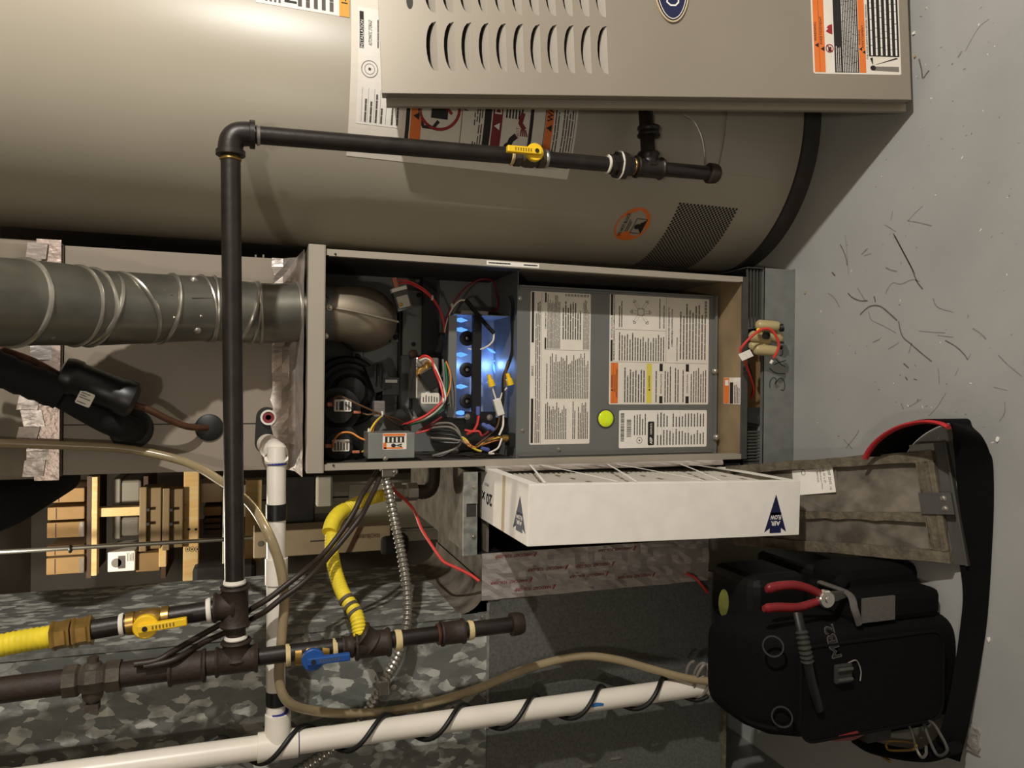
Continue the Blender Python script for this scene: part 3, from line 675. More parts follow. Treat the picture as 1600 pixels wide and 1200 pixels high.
D.text('DOWNFLOW POSITIONS:', mid+.006, zz(1058), .0038, 'ink', .0009, center=False, bold=.02); D.lines(mid+.010, zz(1103), u1-.014, zz(1060), 9, 'ink_soft', 58, .4, .0008, .3, 9)
for k in range(18): D.rect(u1-.007-.0, zz(1098)+.0, u1-.0065, zz(1098)+.001, 'ink', .0008)
for k in range(16): x = u1-.010-k*.0028; D.rect(x, v0+.006, x+(.0018 if k % 3 else .0010), v0+.013, 'ink', .0009)
D.build('print', st)
# 3 rating plate
st, u0, v0, u1, v1 = lab4('rating_plate', 967, 1104, 641, 699, 'label_bright', label='white rating plate with barcodes and a black badge'); D = Decal(mp); w = u1-u0
def z3(x): return XZ(x, 670, PY)[1]
R = random.Random(5); x = u0+w*.18
while x < u1-.008: t = R.uniform(.0006, .0018); D.rect(x, z3(975), x+t, z3(969.5), 'ink', .0008); x += t + R.uniform(.0006, .0016)
x = u0+w*.30
while x < u1-.022: t = R.uniform(.0006, .0018); D.rect(x, z3(986), x+t, z3(979), 'ink', .0008); x += t + R.uniform(.0006, .0016)
D.ring(u0+w*.20, z3(999), .008, .008, .0012, 'ink_soft', .0008); D.disc(u0+w*.20, z3(999), .002, .002, 'ink', .0008)
D.poly(rounded(u0+.006, z3(1022), u0+w*.70, z3(1012), .003), 'ink', .0008); D.text('ASP', u0+w*.19, z3(1017), .0075, 'ink_white', .001, shear=.2, bold=.03); D.text('SERIES', u0+w*.50, z3(1017), .0055, 'ink_white', .001, width=w*.30)
D.lines(u0+w*.34, z3(1010), u1-.004, z3(989), 5, 'ink_soft', 61, .4, .0008, .3, 6); D.lines(u0+.006, z3(1101), u0+w*.5, z3(1025), 16, 'ink_soft', 62, .38, .0008, .4, 5); D.lines(u0+w*.55, z3(1101), u1-.004, z3(1025), 16, 'ink_soft', 63, .38, .0008, .35, 6)
for xx in (1027, 1034, 1051, 1062, 1075): D.rect(u0+.004, z3(xx), u1-.003, z3(xx)+.0005, 'ink_grey', .0008)
D.build('print', st)
# sight glass
p = at(946, 654, PY); bm = B(); turned(bm, p + V((0,.002,0)), (0,-1,0), [(0, .0235), (.004, .0235), (.0045, .0215)], 32); sg = obj('sight_glass', bm, 'dark_grey_metal', pan, smooth=True)
bm = B(); turned(bm, p + V((0,-.001,0)), (0,-1,0), [(0, .0212), (.004, .018), (.006, .010), (.0065, 0)], 32); obj('lens', bm, 'sight_glass', sg, smooth=True, label='yellow green round lens')
# small warning label on the floor pan
z = FZ0+.0117; a = onz(1131, 590, z); b = onz(1157, 632, z); mpf = plane_map((b.x, b.y, z), (1,0,0), (0,1,0)); lw_, lh_ = a.x-b.x, a.y-b.y; 
st = sticker('pan_label', mpf, fur, 0, 0, lw_, lh_, 'label_white', .001, label='small orange edged warning label on the pan'); D = Decal(mpf); D.rect(.001, lh_*.66, lw_-.001, lh_-.001, 'orange_label', .0008); D.rect(.001, lh_*.42, lw_-.012, lh_*.62, 'ink', .0008); D.lines(.002, .002, lw_-.014, lh_*.38, 4, 'ink_soft', 71, .5, .0008); D.rect(lw_-.011, .003, lw_-.002, lh_*.4, 'ink_white', .0009); D.rect(lw_-.02, lh_*.7, lw_-.006, lh_*.9, 'ink_white', .0009); D.build('print', st)
for x, y in ((1119, 683), (1117, 580)): bm = B(); dome(bm, onz(x, y, .160), (0,-.3,1), .009, .008); obj('plug', bm, 'zinc', fur, smooth=True)
# ================================================================== furnace internals
def PT(pts, dY=0): return [at(x, y, Y+dY) for x, y, Y in pts]
def wire(parent, pts, mat, r=.0021, name='wire', n=6, seg=6): return obj(name, tube(B(), PT(pts), r, seg, n), mat, parent, smooth=True)
# flue elbow of the inducer
ec = [(.106,.130,1.160),(.106,.130,1.10),(.105,.136,1.07),(.103,.155,1.045),(.100,.190,1.030),(.098,.250,1.024),(.098,.305,1.022)]
elb = obj('flue_elbow', tube(B(), ec, .06, 32, 8, rfun=lambda t, i: .058 + .012*min(1, t*1.6)), 'steel_elbow', fur, smooth=True, label='smooth steel flue elbow below the vent pipe')
def off(t):
    return t
obj('seam', tube(B(), [at(520,481,.066), at(550,486,.064), at(580,493,.066), at(605,499,.075), at(622,503,.092)], .0028, 8, 6), 'steel_elbow', elb, smooth=True)
bm = B(); turned(bm, (.106,.130,1.105), (0,0,1), [(0, .0605), (.03, .0608), (.058, .0605)], 36); obj('collar', bm, 'galv_plain', elb, smooth=True)
for x, y in ((515,481), (509,525)): screw(elb, at(x, y, .066), (0,-1,.1), .004, 'chrome')
for x, y in ((559,557), (618,527)):
    bm = B(); p = at(x, y, .30); box(bm, p.x-.012, p.x+.012, .298, .308, p.z-.012, p.z+.012); tb = obj('mounting_tab', bm, 'panel_grey', elb); screw(tb, (p.x, .298, p.z), (0,-1,0), .005, 'black_paint')
# inducer housing and motor
ind = at(548, 612, .20); bm = B(); turned(bm, (ind.x, .30, ind.z), (0,-1,0), [(0, .085), (.03, .085), (.036, .080), (.036, .070), (.052, .070), (.056, .066), (.056, .056), (.064, .056), (.068, .050), (.068, .041), (.078, .041), (.082, .035), (.098, .033), (.102, .020), (.104, 0)], 44)
obj('inducer_housing', bm, 'black_paint', fur, smooth=True, label='round black stepped inducer fan housing')
bm = B(); p = at(590, 590, .22); obox(bm, p, V((.03,0,.012)), V((0,.02,0)), V((-.006,0,.02))); obj('motor_bracket', bm, 'black_paint', fur)
obj('wire_bail', tube(B(), PT([(586,597,.19),(587,572,.188),(591,568,.187),(595,578,.188),(594,600,.19)]), .0026, 8, 6), 'black_rubber', fur, smooth=True)
p = at(608, 602, .215); bm = B(); box(bm, p.x-.024, p.x+.018, .20, .26, p.z-.022, p.z+.018); cn = obj('connector_block', bm, 'black_rubber', fur, bevel=.002); bm = B(); box(bm, p.x-.004+.01, p.x+.009+.004, .1975, .199, p.z-.016, p.z+.012); obj('clip_strip', bm, 'wire_grey', cn)
p = at(594, 640, .20); bm = B(); box(bm, p.x-.018, p.x+.02, .20, .23, p.z-.012, p.z+.014); obj('capacitor', bm, 'wire_grey', fur, bevel=.003)
# pressure switches
for k, (x, y, lx0, lx1, ly0, ly1) in enumerate(((530,640,522,549,624,643), (530,697,519,546,687,705))):
    c = at(x, y, .13); bm = B(); turned(bm, (c.x, .165, c.z), (0,-1,0), [(0, .045), (.012, .048), (.022, .048), (.024, .040), (.034, .030), (.036, 0)], 36); ps = obj('pressure_switch', bm, 'black_rubber', fur, smooth=True, label='round black pressure switch with a white label')
    u0, v0 = XZ(lx1, ly1, .127); u1, v1 = XZ(lx0, ly0, .127); mp = front_map(.127); st = sticker('switch_label', mp, ps, u0, v0, u1, v1, 'label_white', .003); D = Decal(mp); D.lines(u0+.003, v0+.002, u1-.003, v1-.003, 5, 'ink_soft', 80+k, .5, .0009, .4, 4)
    if k == 0: D.rect(u0+.003, (v0+v1)/2-.002, u1-.004, (v0+v1)/2+.006, 'ink', .001)
    D.build('print', st)
    for xx, yy in ((517 if k == 0 else 514, 632 if k == 0 else 697), (558, 644) if k == 0 else (556, 706)):
        q = at(xx, yy, .122); bm = B(); obox(bm, q, V((.004 if xx < 540 else .003,0,.0)), V((0,.004,0)), V((0,0,.008))); obj('spade_terminal', bm, 'copper_crimp', ps, bevel=.001)
wire(fur, [(520,634,.118),(523,622,.112),(534,620,.11),(560,632,.10),(585,643,.11),(597,648,.12),(615,660,.15),(632,672,.2)], 'wire_brown'); wire(fur, [(566,645,.12),(575,648,.11),(590,646,.115),(598,649,.12),(620,655,.16),(640,668,.2)], 'wire_brown')
wire(fur, [(520,700,.118),(522,688,.11),(532,677,.105),(548,676,.10),(562,684,.09),(572,687,.08),(580,680,.08),(585,665,.09),(596,650,.12)], 'wire_orange'); wire(fur, [(566,706,.115),(573,700,.1),(575,685,.08),(580,670,.078),(588,658,.09),(597,650,.12)], 'wire_yellow')
for x, y, Y in ((576,674,.078), (597,647,.115), (675,465,.17), (706,478,.18), (692,626,.10)):
    bm = B(); torus(bm, at(x, y, Y), (0,0,1), .0050, .0022, 14, 6); obj('cable_tie', bm, 'white_plastic', fur, smooth=True)
# junction box
a = at(575, 717, .03); b = at(648, 676, .03); bm = B(); box(bm, a.x, b.x, .03, .10, b.z, a.z); jb = obj('junction_box', bm, 'galv_plain', fur, bevel=.001, label='small grey electrical junction box')
u0, v0 = XZ(635, 702, .03); u1, v1 = XZ(598, 677, .03); mp = front_map(.03); st = sticker('shock_label', mp, jb, u0, v0, u1, v1, 'label_white', .002); D = Decal(mp); w_, h_ = u1-u0, v1-v0
D.rect(u0+.001, v1-.008, u0+w_*.42, v1-.001, 'orange_label', .0008); D.rect(u0+w_*.83, v0+.003, u1-.001, v1-.001, 'orange_label', .0008)
bm = None
D.rect(u0+w_*.05, v0+h_*.15, u0+w_*.14, v1-h_*.05, 'orange_label', .0008); D.rect(u0+w_*.42, v0+h_*.1, u0+w_*.8, v1-h_*.1, 'ink', .0008); D.lines(u0+w_*.45, v0+h_*.15, u0+w_*.77, v1-h_*.15, 4, 'ink_white', 91, .4, .001); D.disc(u0+w_*.25, v0+h_*.55, .004, .005, 'ink', .001); D.stroke([(u0+w_*.18, v0+h_*.2), (u0+w_*.25, v0+h_*.45), (u0+w_*.32, v0+h_*.2)], .003, 'ink', .001); D.build('print', st)
screw(jb, at(602, 716, .029), (0,-1,0), .004)
# collector panel folds and black column
for xa, xb, mt in ((622,626,'black_paint'), (641,644,'black_paint')):
    a = at(xa, 640, .29); b = at(xb, 470, .29); obj('panel_fold', box(B(), a.x, b.x, .29, .312, b.z, a.z), mt, fur)
a = at(660, 560, .27); b = at(683, 432, .27); obj('flue_baffle', box(B(), a.x, b.x, .27, .31, b.z, a.z), 'black_paint', fur)
a = at(629, 555, .285); b = at(659, 455, .285); obj('roll_out_plate', box(B(), a.x, b.x, .285, .311, b.z, a.z), 'panel_grey', fur)
for x, y in ((654,461), (646,538)): screw(fur, at(x, y, .285), (0,-1,0), .004, 'black_paint')
bm = B(); c = at(645, 553, .284); turned(bm, c, (0,-1,0), [(0,.010),(.006,.010),(.008,.006)], 16); obj('port_cap', bm, 'wire_brown', fur, smooth=True)
# roll-out limit switch
c = at(628, 470, .12); d = (at(632, 486, .12)-at(622, 452, .12)).normalized(); e = V((0,1,0)); f = d.cross(e)
bm = B(); obox(bm, c, d*.022, e*.012, f*.017); ls = obj('limit_switch', bm, 'dark_grey_metal', fur, bevel=.001, label='small metal limit switch with white ceramic top')
bm = B(); obox(bm, c + d*.003 - e*.0125, d*.013, e*.0006, f*.013); obj('face_plate', bm, 'zinc', ls); bm = B(); obox(bm, c - d*.026, d*.005, e*.009, f*.018); obj('ceramic', bm, 'white_plastic', ls, bevel=.002)
screw(ls, c + d*.008 - e*.013 + f*.007*(-1), (0,-1,0), .0032, 'brass'); bm = B(); obox(bm, c - d*.042 - f*.003, d*.012, e*.004, f*.005); obj('spade_terminal', bm, 'copper_crimp', ls, bevel=.001)
wire(fur, [(614,440,.12),(622,437,.12),(640,440,.13),(660,450,.15),(675,464,.17),(688,485,.19),(694,505,.19),(693,522,.19)], 'wire_red'); wire(fur, [(618,443,.125),(640,443,.14),(662,455,.155),(678,470,.17),(690,492,.19),(696,522,.19)], 'wire_red')
wire(fur, [(693,520,.19),(697,500,.19),(706,478,.18),(722,455,.18),(742,440,.18),(758,436,.18),(770,440,.19),(775,455,.21),(778,480,.24),(764,490,.27)], 'wire_maroon'); wire(fur, [(694,520,.19),(699,498,.19),(708,480,.18),(718,470,.17),(727,469,.165)], 'wire_white')
obj('loom', ringed(B(), PT([(691,521,.18),(689,535,.175),(686,550,.17)]), .0098, .004, .0018, 10), 'black_rubber', fur, smooth=True); 
obj('loom', ringed(B(), PT([(728,469,.165),(745,490,.15),(760,508,.145),(772,521,.14)]), .0058, .004, .0014, 10), 'black_rubber', fur, smooth=True)
wire(fur, [(772,521,.14),(770,533,.14),(760,542,.15),(745,547,.17),(732,545,.2)], 'wire_white')
# gas valve
c = at(668, 590, .19); bm = B(); box(bm, c.x-.052, c.x+.048, .20, .29, c.z-.030, c.z+.026); gv = obj('gas_valve', bm, 'zinc', fur, bevel=.004, label='cast grey gas control valve with wiring')
for x, y, r_, mt in ((660,583,.0135,'brass'), (670,572,.011,'brass'), (654,570,.006,'zinc'), (648,655,.006,'zinc')):
    q = at(x, y, .20); bm = B(); turned(bm, q, (0,-1,0), [(0, r_*1.25), (.006, r_*1.25), (.006, r_), (.014, r_), (.015, r_*.8), (.015, 0)], 20); obj('adjuster', bm, mt, gv, smooth=True)
q = at(671, 628, .20); bm = B(); turned(bm, q, (0,-1,0), [(0, .027), (.020, .027), (.023, .023), (.023, 0)], 32); kn = obj('valve_cap', bm, 'galv_plain', gv, smooth=True)
u0, v0 = XZ(686, 631, .176); u1, v1 = XZ(658, 614, .176); mp = front_map(.176); st = sticker('valve_label', mp, gv, u0, v0, u1, v1, 'label_white', .003); D = Decal(mp); D.lines(u0+.004, v0+.002, u1-.004, v1-.002, 6, 'ink_soft', 95, .4, .0009, .4, 4); D.build('print', st)
q = at(672, 592, .185); bm = B(); obox(bm, q, V((.020,0,.014)), V((0,.016,0)), V((-.010,0,.016))); obj('solenoid', bm, 'black_rubber', gv, bevel=.002)
wire(gv, [(655,560,.18),(664,556,.165),(674,562,.15),(680,580,.13),(688,600,.11),(692,622,.10),(682,636,.10),(664,650,.11),(646,658,.12),(630,664,.15)], 'wire_red', .003); wire(gv, [(656,563,.18),(668,560,.16),(678,570,.14),(686,588,.12),(694,610,.11),(695,625,.105),(684,640,.105),(664,654,.115),(640,662,.14)], 'wire_white', .0026)
wire(gv, [(662,558,.18),(672,562,.16),(683,585,.12),(690,602,.11),(692,620,.102)], 'wire_red', .0024); wire(gv, [(695,567,.16),(698,590,.13),(697,612,.11),(694,628,.108),(684,644,.11),(660,658,.12),(640,664,.14)], 'wire_green', .0022); wire(gv, [(697,565,.17),(704,585,.14),(703,605,.12),(698,620,.11)], 'wire_orange', .0018); wire(gv, [(692,562,.17),(694,590,.14),(694,618,.12)], 'wire_grey', .0026)
for k in range(4): wire(gv, [(699+k, 628+k, .12), (692-4*k, 642, .11), (672-6*k, 652+k, .12), (640-5*k, 664+k, .15)], ['wire_black','wire_green','wire_grey','wire_black'][k], .0022)
# burner box with flames
a = at(700, 652, .16); b = at(714, 493, .16); obj('burner_flange', box(B(), a.x, b.x, .16, .17, b.z, a.z), 'panel_grey', fur)
wx0, wz1 = XZ(716, 652, .16); wx1, _ = XZ(716, 491, .16); _, wz0 = XZ(806, 600, .16)
bbx = B(); box(bbx, wx0, wx1, .285, .287, wz0-.02, wz1+.01); box(bbx, wx0-.002, wx0, .17, .287, wz0-.02, wz1+.01); box(bbx, wx1, wx1+.002, .17, .287, wz0-.02, wz1+.01); box(bbx, wx0, wx1, .17, .287, wz0-.022, wz0-.02); box(bbx, wx0, wx1, .19, .287, wz1+.01, wz1+.012)
bb = obj('burner_box', bbx, 'burner_wall', fur, label='sheet metal burner box lit blue by the flames')
a = at(737, 652, .165); b = at(752, 493, .165); obj('cross_bracket', box(B(), a.x, b.x, .160, .172, b.z, a.z), 'black_paint', bb)
a = at(726, 662, .158); b = at(773, 643, .158); br = obj('bracket_foot', box(B(), a.x, b.x, .150, .162, b.z, a.z), 'black_paint', bb)
for x, y in ((730,651), (765,652)): screw(br, at(x, y, .150), (0,-1,0), .005, 'zinc')
a = at(720, 487, .158); obj('top_clip', box(B(), a.x-.004, a.x+.003, .155, .165, at(762,487,.158).z, a.z), 'wire_grey', bb)
for y in (529, 578, 627):
    q = at(729, y, .20); bm = B(); turned(bm, q, (0,-1,0), [(0, .018), (.006, .018), (.008, .014), (.008, .009), (.002, .007), (.002, 0)], 24); bu = obj('burner', bm, 'black_paint', bb, smooth=True)
    bm = B(); turned(bm, q + V((0,-.004,.0)), (0,-1,0), [(0, .005), (.004, .004), (.005, 0)], 12); obj('orifice', bm, 'chrome', bu, smooth=True)
for y in (500, 515, 554, 604, 645):
    q = at(718, y, .22); bm = B(); turned(bm, q, (0,.15,-1), [(-.012, .001), (-.006, .004), (.004, .006), (.014, .003), (.022, .0003)], 10); obj('flame', bm, 'flame_blue', bb, smooth=True)
for k, (x, y) in enumerate(((768,548),(778,562),(790,545),(782,585),(772,575),(795,560),(797,618),(790,630),(768,600))):
    q = at(x, y, .275); d = V((random.uniform(-1,1), -.15, random.uniform(-.9,.9))).normalized(); bm = B(); turned(bm, q, d, [(-.014, .0003), (-.007, .0028), (0, .0036), (.008, .0022), (.015, .0003)], 8); obj('flame', bm, 'flame_blue', bb, smooth=True)
bl = lamp('burner_flame_light', (at(770, 570, .25).x, .25, at(770, 570, .25).z), .16, (.22, .42, 1.0), .012); bl.parent = bb; bl.location = V(bl.location) - ORG[bb.name]
bl2 = lamp('burner_flame_light', (at(722, 570, .26).x, .26, at(722, 570, .26).z), .07, (.22, .42, 1.0), .01); bl2.parent = bb; bl2.location = V(bl2.location) - ORG[bb.name]
# igniter wiring, connectors and nuts
wire(fur, [(797,462,.12),(801,475,.12),(800,500,.13),(801,530,.135),(800,550,.135),(795,568,.13),(787,590,.125),(786,620,.12),(783,645,.12),(784,670,.12)], 'wire_black', .0042); wire(fur, [(794,564,.128),(789,585,.122),(788,605,.12)], 'wire_brown', .003)
for x, y in ((767,597), (796,595)):
    q = at(x, y, .12); d = (at(x-4, y-14, .12)-q).normalized(); bm = B(); turned(bm, q - d*.010, d, [(0, .0085), (.014, .0080), (.015, .0055), (.028, .0050), (.029, 0)], 12); obj('wire_nut', bm, 'yellow_plastic', fur, smooth=True)
wire(fur, [(769,604,.12),(773,618,.12),(776,626,.12)], 'wire_white', .002); wire(fur, [(792,606,.12),(785,614,.12),(781,626,.12)], 'wire_white', .002)
q = at(779, 636, .12); dd = (at(784,650,.12)-at(776,622,.12)).normalized(); bm = B(); obox(bm, q, dd*.020, V((0,.006,0)), dd.cross(V((0,1,0)))*.009); obj('plug_connector', bm, 'white_plastic', fur, bevel=.002)
R = random.Random(12)
cols = ['wire_brown','wire_white','wire_yellow','wire_brown','wire_black','wire_orange','wire_grey','wire_brown','wire_black','wire_white']
wire(fur, [(786,648,.12),(786,665,.115),(780,680,.11)], 'wire_white', .0026); wire(fur, [(781,650,.12),(776,668,.115),(760,683,.11),(744,696,.10)], 'wire_brown', .0022)
for k, cl in enumerate(['wire_brown','wire_orange','wire_brown','wire_yellow','wire_brown','wire_black','wire_brown','wire_orange']):
    wire(fur, [(783+R.uniform(-3,3),684+R.uniform(-2,4),.12),(770,683+k*.9,.115),(755,690+k*.6,.108),(742+R.uniform(-3,3),699,.10),(732+R.uniform(-4,4),694,.10),(722+R.uniform(-8,4),683,.11)], cl, .0021)
for k, cl in enumerate(['wire_grey','wire_grey','wire_black','wire_black','wire_grey','wire_black']):
    wire(fur, [(676-R.uniform(0,6),664+k*5,.14),(690,661+k*6,.12),(705,662+k*6,.11),(716,672+k*4,.105),(720,688,.105),(713,700,.11),(690,708+k,.12),(676,712,.13)], cl, .0024)
wire(fur, [(715,680,.11),(728,687,.105),(735,697,.10),(745,703,.10),(752,705,.10)], 'wire_yellow', .0026); wire(fur, [(772,709,.10),(764,708,.10),(778,700,.105),(784,685,.115)], 'wire_white', .0022)
wire(fur, [(748,650,.14),(746,662,.13),(740,673,.12),(730,678,.11)], 'wire_red', .0032); wire(fur, [(726,672,.12),(738,674,.115),(748,674,.11),(752,680,.11)], 'wire_red', .0026); wire(fur, [(690,652,.15),(672,664,.14),(655,673,.14)], 'wire_maroon', .0032); wire(fur, [(686,660,.15),(668,672,.14),(650,677,.14)], 'wire_red', .0024)
wire(fur, [(766,670,.105),(760,677,.105),(752,682,.105)], 'wire_maroon', .0022)
for x, y, ax in ((759,666,(-1,.6)), (766,668,(-1,.7)), (758,702,(1,-.2)), (747,642,(0,-1))):
    q = at(x, y, .103); d = (at(x+ax[0]*10, y+ax[1]*-10, .103)-q).normalized(); bm = B(); turned(bm, q - d*.010, d, [(0, .0052), (.016, .0052), (.020, .0038), (.022, 0)], 10); obj('crimp_cap', bm, 'wire_blue', fur, smooth=True)
q = at(788, 685, .115); bm = B(); turned(bm, q, (0,0,-1), [(-.006, .008), (.006, .009), (.010, .007)], 14); obj('grommet', bm, 'brass', fur, smooth=True); bm = B(); box(bm, q.x-.018, q.x+.012, .105, .14, q.z-.026, q.z-.010); obj('relay_block', bm, 'black_rubber', fur)

# ================================================================== coil case above the furnace
CY = .17
cx0, _ = XZ(300, 737, CY); cx1, cz1 = XZ(300, 396, CY); cz1 = XZ(100, 600, CY)[1]; cz0 = FZ1+.004
coil = thing('coil_case', (0, .44, cz0), 'plain taupe metal evaporator coil case on top of the furnace', 'coil case')
cb_ = obj('case', box(B(), cx0, cx1, CY, .70, cz0, cz1), 'coil_paint', coil)
a = at(240, 663, CY); obj('panel_seam', box(B(), a.x-.0012, a.x+.0012, CY-.0006, CY, cz0+.05, cz1), 'dark_interior', coil)
# foil tape where the case meets the furnace
zt = XZ(425, 600, CY)[1]
bm = B(); P = []
for i in range(25):
    x = cx0 + (cx1-cx0)*i/24; R2 = random.Random(i)
    P.append([(x, CY-.003-R2.uniform(0,.006), zt+R2.uniform(-.004,.004)), (x, CY-.006-R2.uniform(0,.010), zt-.020), (x, CY-.012-R2.uniform(0,.012), zt-.035), (x, CY-.03-R2.uniform(0,.02), cz0+.012), (x, .012+R2.uniform(0,.02), cz0+.002)])
vv = [[bm.verts.new(q) for q in r] for r in P]
for i in range(24):
    for j in range(4): bm.faces.new((vv[i][j], vv[i+1][j], vv[i+1][j+1], vv[i][j+1]))
obj('foil_tape', bm, 'foil', coil, label='crinkled silver foil tape along the lower edge')
# drain knock-out with two stubs
a = at(403, 700, CY); b = at(440, 622, CY); bm = B(); c0 = at(417, 652, CY); c1 = at(415, 692, CY); r_ = .0225
pts = [V((c0.x + r_*math.sin(t), CY-.0008, c0.z + r_*math.cos(t))) for t in [math.pi*k/10 for k in range(11)]] + [V((c1.x - r_*math.sin(t), CY-.0008, c1.z - r_*math.cos(t))) for t in [math.pi*k/10 for k in range(11)]]
bm.faces.new([bm.verts.new(p) for p in pts]); obj('drain_slot', bm, 'black_rubber', coil)
bm = B(); turned(bm, (c0.x, CY, c0.z-.003), (0,-1,0), [(0, .0165), (.012, .0165), (.012, .0125), (.008, .0125)], 24); ds = obj('drain_stub', bm, 'white_plastic', coil, smooth=True); bm = B(); turned(bm, (c0.x, CY-.006, c0.z-.003), (0,-1,0), [(0, .0124), (.004, .0124), (.004, .006), (.002, .0055), (.002, 0)], 20); obj('drain_plug', bm, 'ink_darkred', ds, smooth=True, label='dark red plug')
bm = B(); turned(bm, (c1.x, CY, c1.z-.003), (0,-1,0), [(0, .0165), (.03, .0165)], 24); obj('drain_stub', bm, 'ptfe', coil, smooth=True)
for xa, xb, ya, yb in ((398,426,410,413), (398,401,398,410), (410,413,398,410)):
    a = at(xa, yb, CY+.03); b = at(xb, ya, CY+.03); obj('wall_bracket', box(B(), a.x, b.x, CY+.03, CY+.05, b.z, a.z), 'white_plastic', coil)
# rubber grommets
for x, y, rp_ in ((205,670,32), (327,668,21)):
    q = at(x, y, CY); r_ = rp_*mpp(x, y, CY); bm = B(); turned(bm, q, (0,-1,0), [(0, r_), (.004, r_), (.007, r_*.85), (.007, 0)], 32); obj('grommet', bm, 'black_rubber', coil, smooth=True)
# supply plenum and its tape
zpl = XZ(58, 600, CY)[1]
plen = thing('supply_plenum', (0, .44, cz1+.002), 'foil-faced insulated supply plenum above the coil case', 'plenum')
obj('wrap', box(B(), cx0-.006, cx1+.006, CY-.012, .71, cz1+.002, 2.44), 'duct_wrap', plen, bevel=.01)
obj('foil_tape', box(B(), cx0-.008, cx1+.008, CY-.0145, CY-.0122, cz1+.004, zpl), 'foil_flat', plen, label='silver tape band around the bottom of the plenum')
bm = B()
for i in range(14):
    R2 = random.Random(i+50); x = cx0 + (cx1-cx0)*(i+.5)/14; z = zpl + R2.uniform(-.012,.012); obox(bm, V((x, CY-.016, z)), V((.016,0,R2.uniform(-.004,.004))), V((0,.002,0)), V((0,.004*R2.uniform(-1,1),.018)))
o = obj('tape_wrinkle', bm, 'foil', plen); o['kind'] = 'stuff'

# ================================================================== vent pipe
vent = thing('vent_pipe', (.106, .12, FZ1), 'galvanized round vent pipe with an adjustable elbow rising from the furnace', 'vent pipe')
vx = [(470,488,.100,.0615), (400,489,.094,.0625), (330,482,.075,.0640), (250,482,.045,.0660), (150,481,-.020,.0680), (100,476,-.055,.0700), (40,473,-.10,.0705), (0,472,-.13,.0705), (-90,470,-.20,.0705)]
ax = [V((at(x, y, Y).x, Y, at(x, y, Y).z)) for x, y, Y, r in vx]; rad = [r for *_, r in vx]
ax = [V((.106, .102, FZ1+.001))] + ax; rad = [.0615] + rad
def seg_tube(k0, k1, mt='vent_metal', dr=0):
    pts = ax[k0:k1+1]; rr = rad[k0:k1+1]
    return obj('pipe_section', tube(B(), pts, .06, 40, 4, rfun=lambda t, i: rr[min(int(t*(len(rr)-1)), len(rr)-2)]*(1-(t*(len(rr)-1)) % 1 if t < 1 else 0) + rr[min(int(t*(len(rr)-1))+1, len(rr)-1)]*((t*(len(rr)-1)) % 1 if t < 1 else 1) + dr, up=(0,-1,0)), mt, vent, smooth=True)
seg_tube(0, 3); seg_tube(3, 5); seg_tube(5, 9, dr=.001)
def axat(x):
    for (xa, ya, Ya, ra), (xb, yb, Yb, rb), pa, pb in zip(vx, vx[1:], ax[1:], ax[2:]):
        if xb <= x <= xa:
            t = (xa-x)/(xa-xb); return pa.lerp(pb, t), (pb-pa).normalized(), ra + (rb-ra)*t
    return ax[1], V((0,0,1)), rad[1]
for x, tilt, fwd, rr in ((466,0,0,.0030), (405,0,0,.0034), (396,.05,0,.0034), (383,.25,-.1,.0040), (333,-.05,0,.003), (318,-.08,-.1,.0030), (258,.22,-.2,.0040), (206,-.45,-.2,.0042), (150,.45,-.25,.0044), (140,0,-.2,.0034), (118,0,-.2,.0034), (28,.18,-.2,.0050)):
    c, t, r_ = axat(x); n = (t + V((tilt, 0, 0)) + V((0, fwd, 0))).normalized(); bm = B(); torus(bm, c, n, r_*1.012*(1+.02*abs(tilt)), rr, 44, 8); obj('bead', bm, 'zinc', vent, smooth=True)
def on_vent(x, y):
    c, t, r_ = axat(x); r = ray(x, y); p = at(x, y, c.y); dx = (p.x-c.x); dy = math.sqrt(max(r_*r_-dx*dx, 0)); return V((p.x, c.y-dy, at(x, y, c.y-dy).z)), V((dx, -dy, 0)).normalized()
for x, y in ((2,473), (85,437), (80,527), (303,439), (308,519)):
    p, n = on_vent(x, y); bm = B(); dome(bm, p - n*.003, n, .0085, .008, 14); obj('dimple', bm, 'zinc', vent, smooth=True)
for x, y in ((227,459), (255,459), (165,447), (186,491), (214,492), (314,498), (272,500), (95,501), (48,501)):
    p, n = on_vent(x, y); bm = B(); dome(bm, p, n, .0034, .003, 8); obj('rivet', bm, 'chrome', vent, smooth=True)
for xa, xb, y in ((145,172,453), (222,270,467), (300,332,471), (95,119,472)):
    P = [on_vent(xa + (xb-xa)*k/4, y)[0] + V((0,-.0006,0)) for k in range(5)]; obj('lap_seam', tube(B(), P, .0012, 6, 1), 'dark_interior', vent)

# ================================================================== refrigerant lines
rl = thing('suction_line', at(150, 610, .07), 'thick black insulated refrigerant line entering the coil case', 'refrigerant line')
obj('insulation', tube(B(), PT([(-60,545,-.02),(0,577,.0),(50,597,.02),(95,615,.035)]), .030, 20, 6, rfun=lambda t, i: .0300 + .0015*math.sin(i*2.1)), 'black_foam', rl, smooth=True)
dA = at(92, 583, .04); dB = at(212, 628, .06); dd = (dB-dA).normalized(); rr = .036
bm = B(); turned(bm, dA, dd, [(0, .018), (.004, rr*.9), (.016, rr), (.030, rr), (.034, rr*.92), ((dB-dA).length-.034, rr*.92), ((dB-dA).length-.03, rr), ((dB-dA).length-.008, rr), ((dB-dA).length, rr*.7), ((dB-dA).length+.002, .010)], 28); fd = obj('wrapped_drier', bm, 'black_tape', rl, smooth=True, label='black taped cylinder with a small white tag')
obj('insulation', tube(B(), PT([(90,612,.05),(130,635,.06),(165,655,.075),(195,668,.11),(207,672,.165)]), .026, 20, 6), 'black_foam', rl, smooth=True)
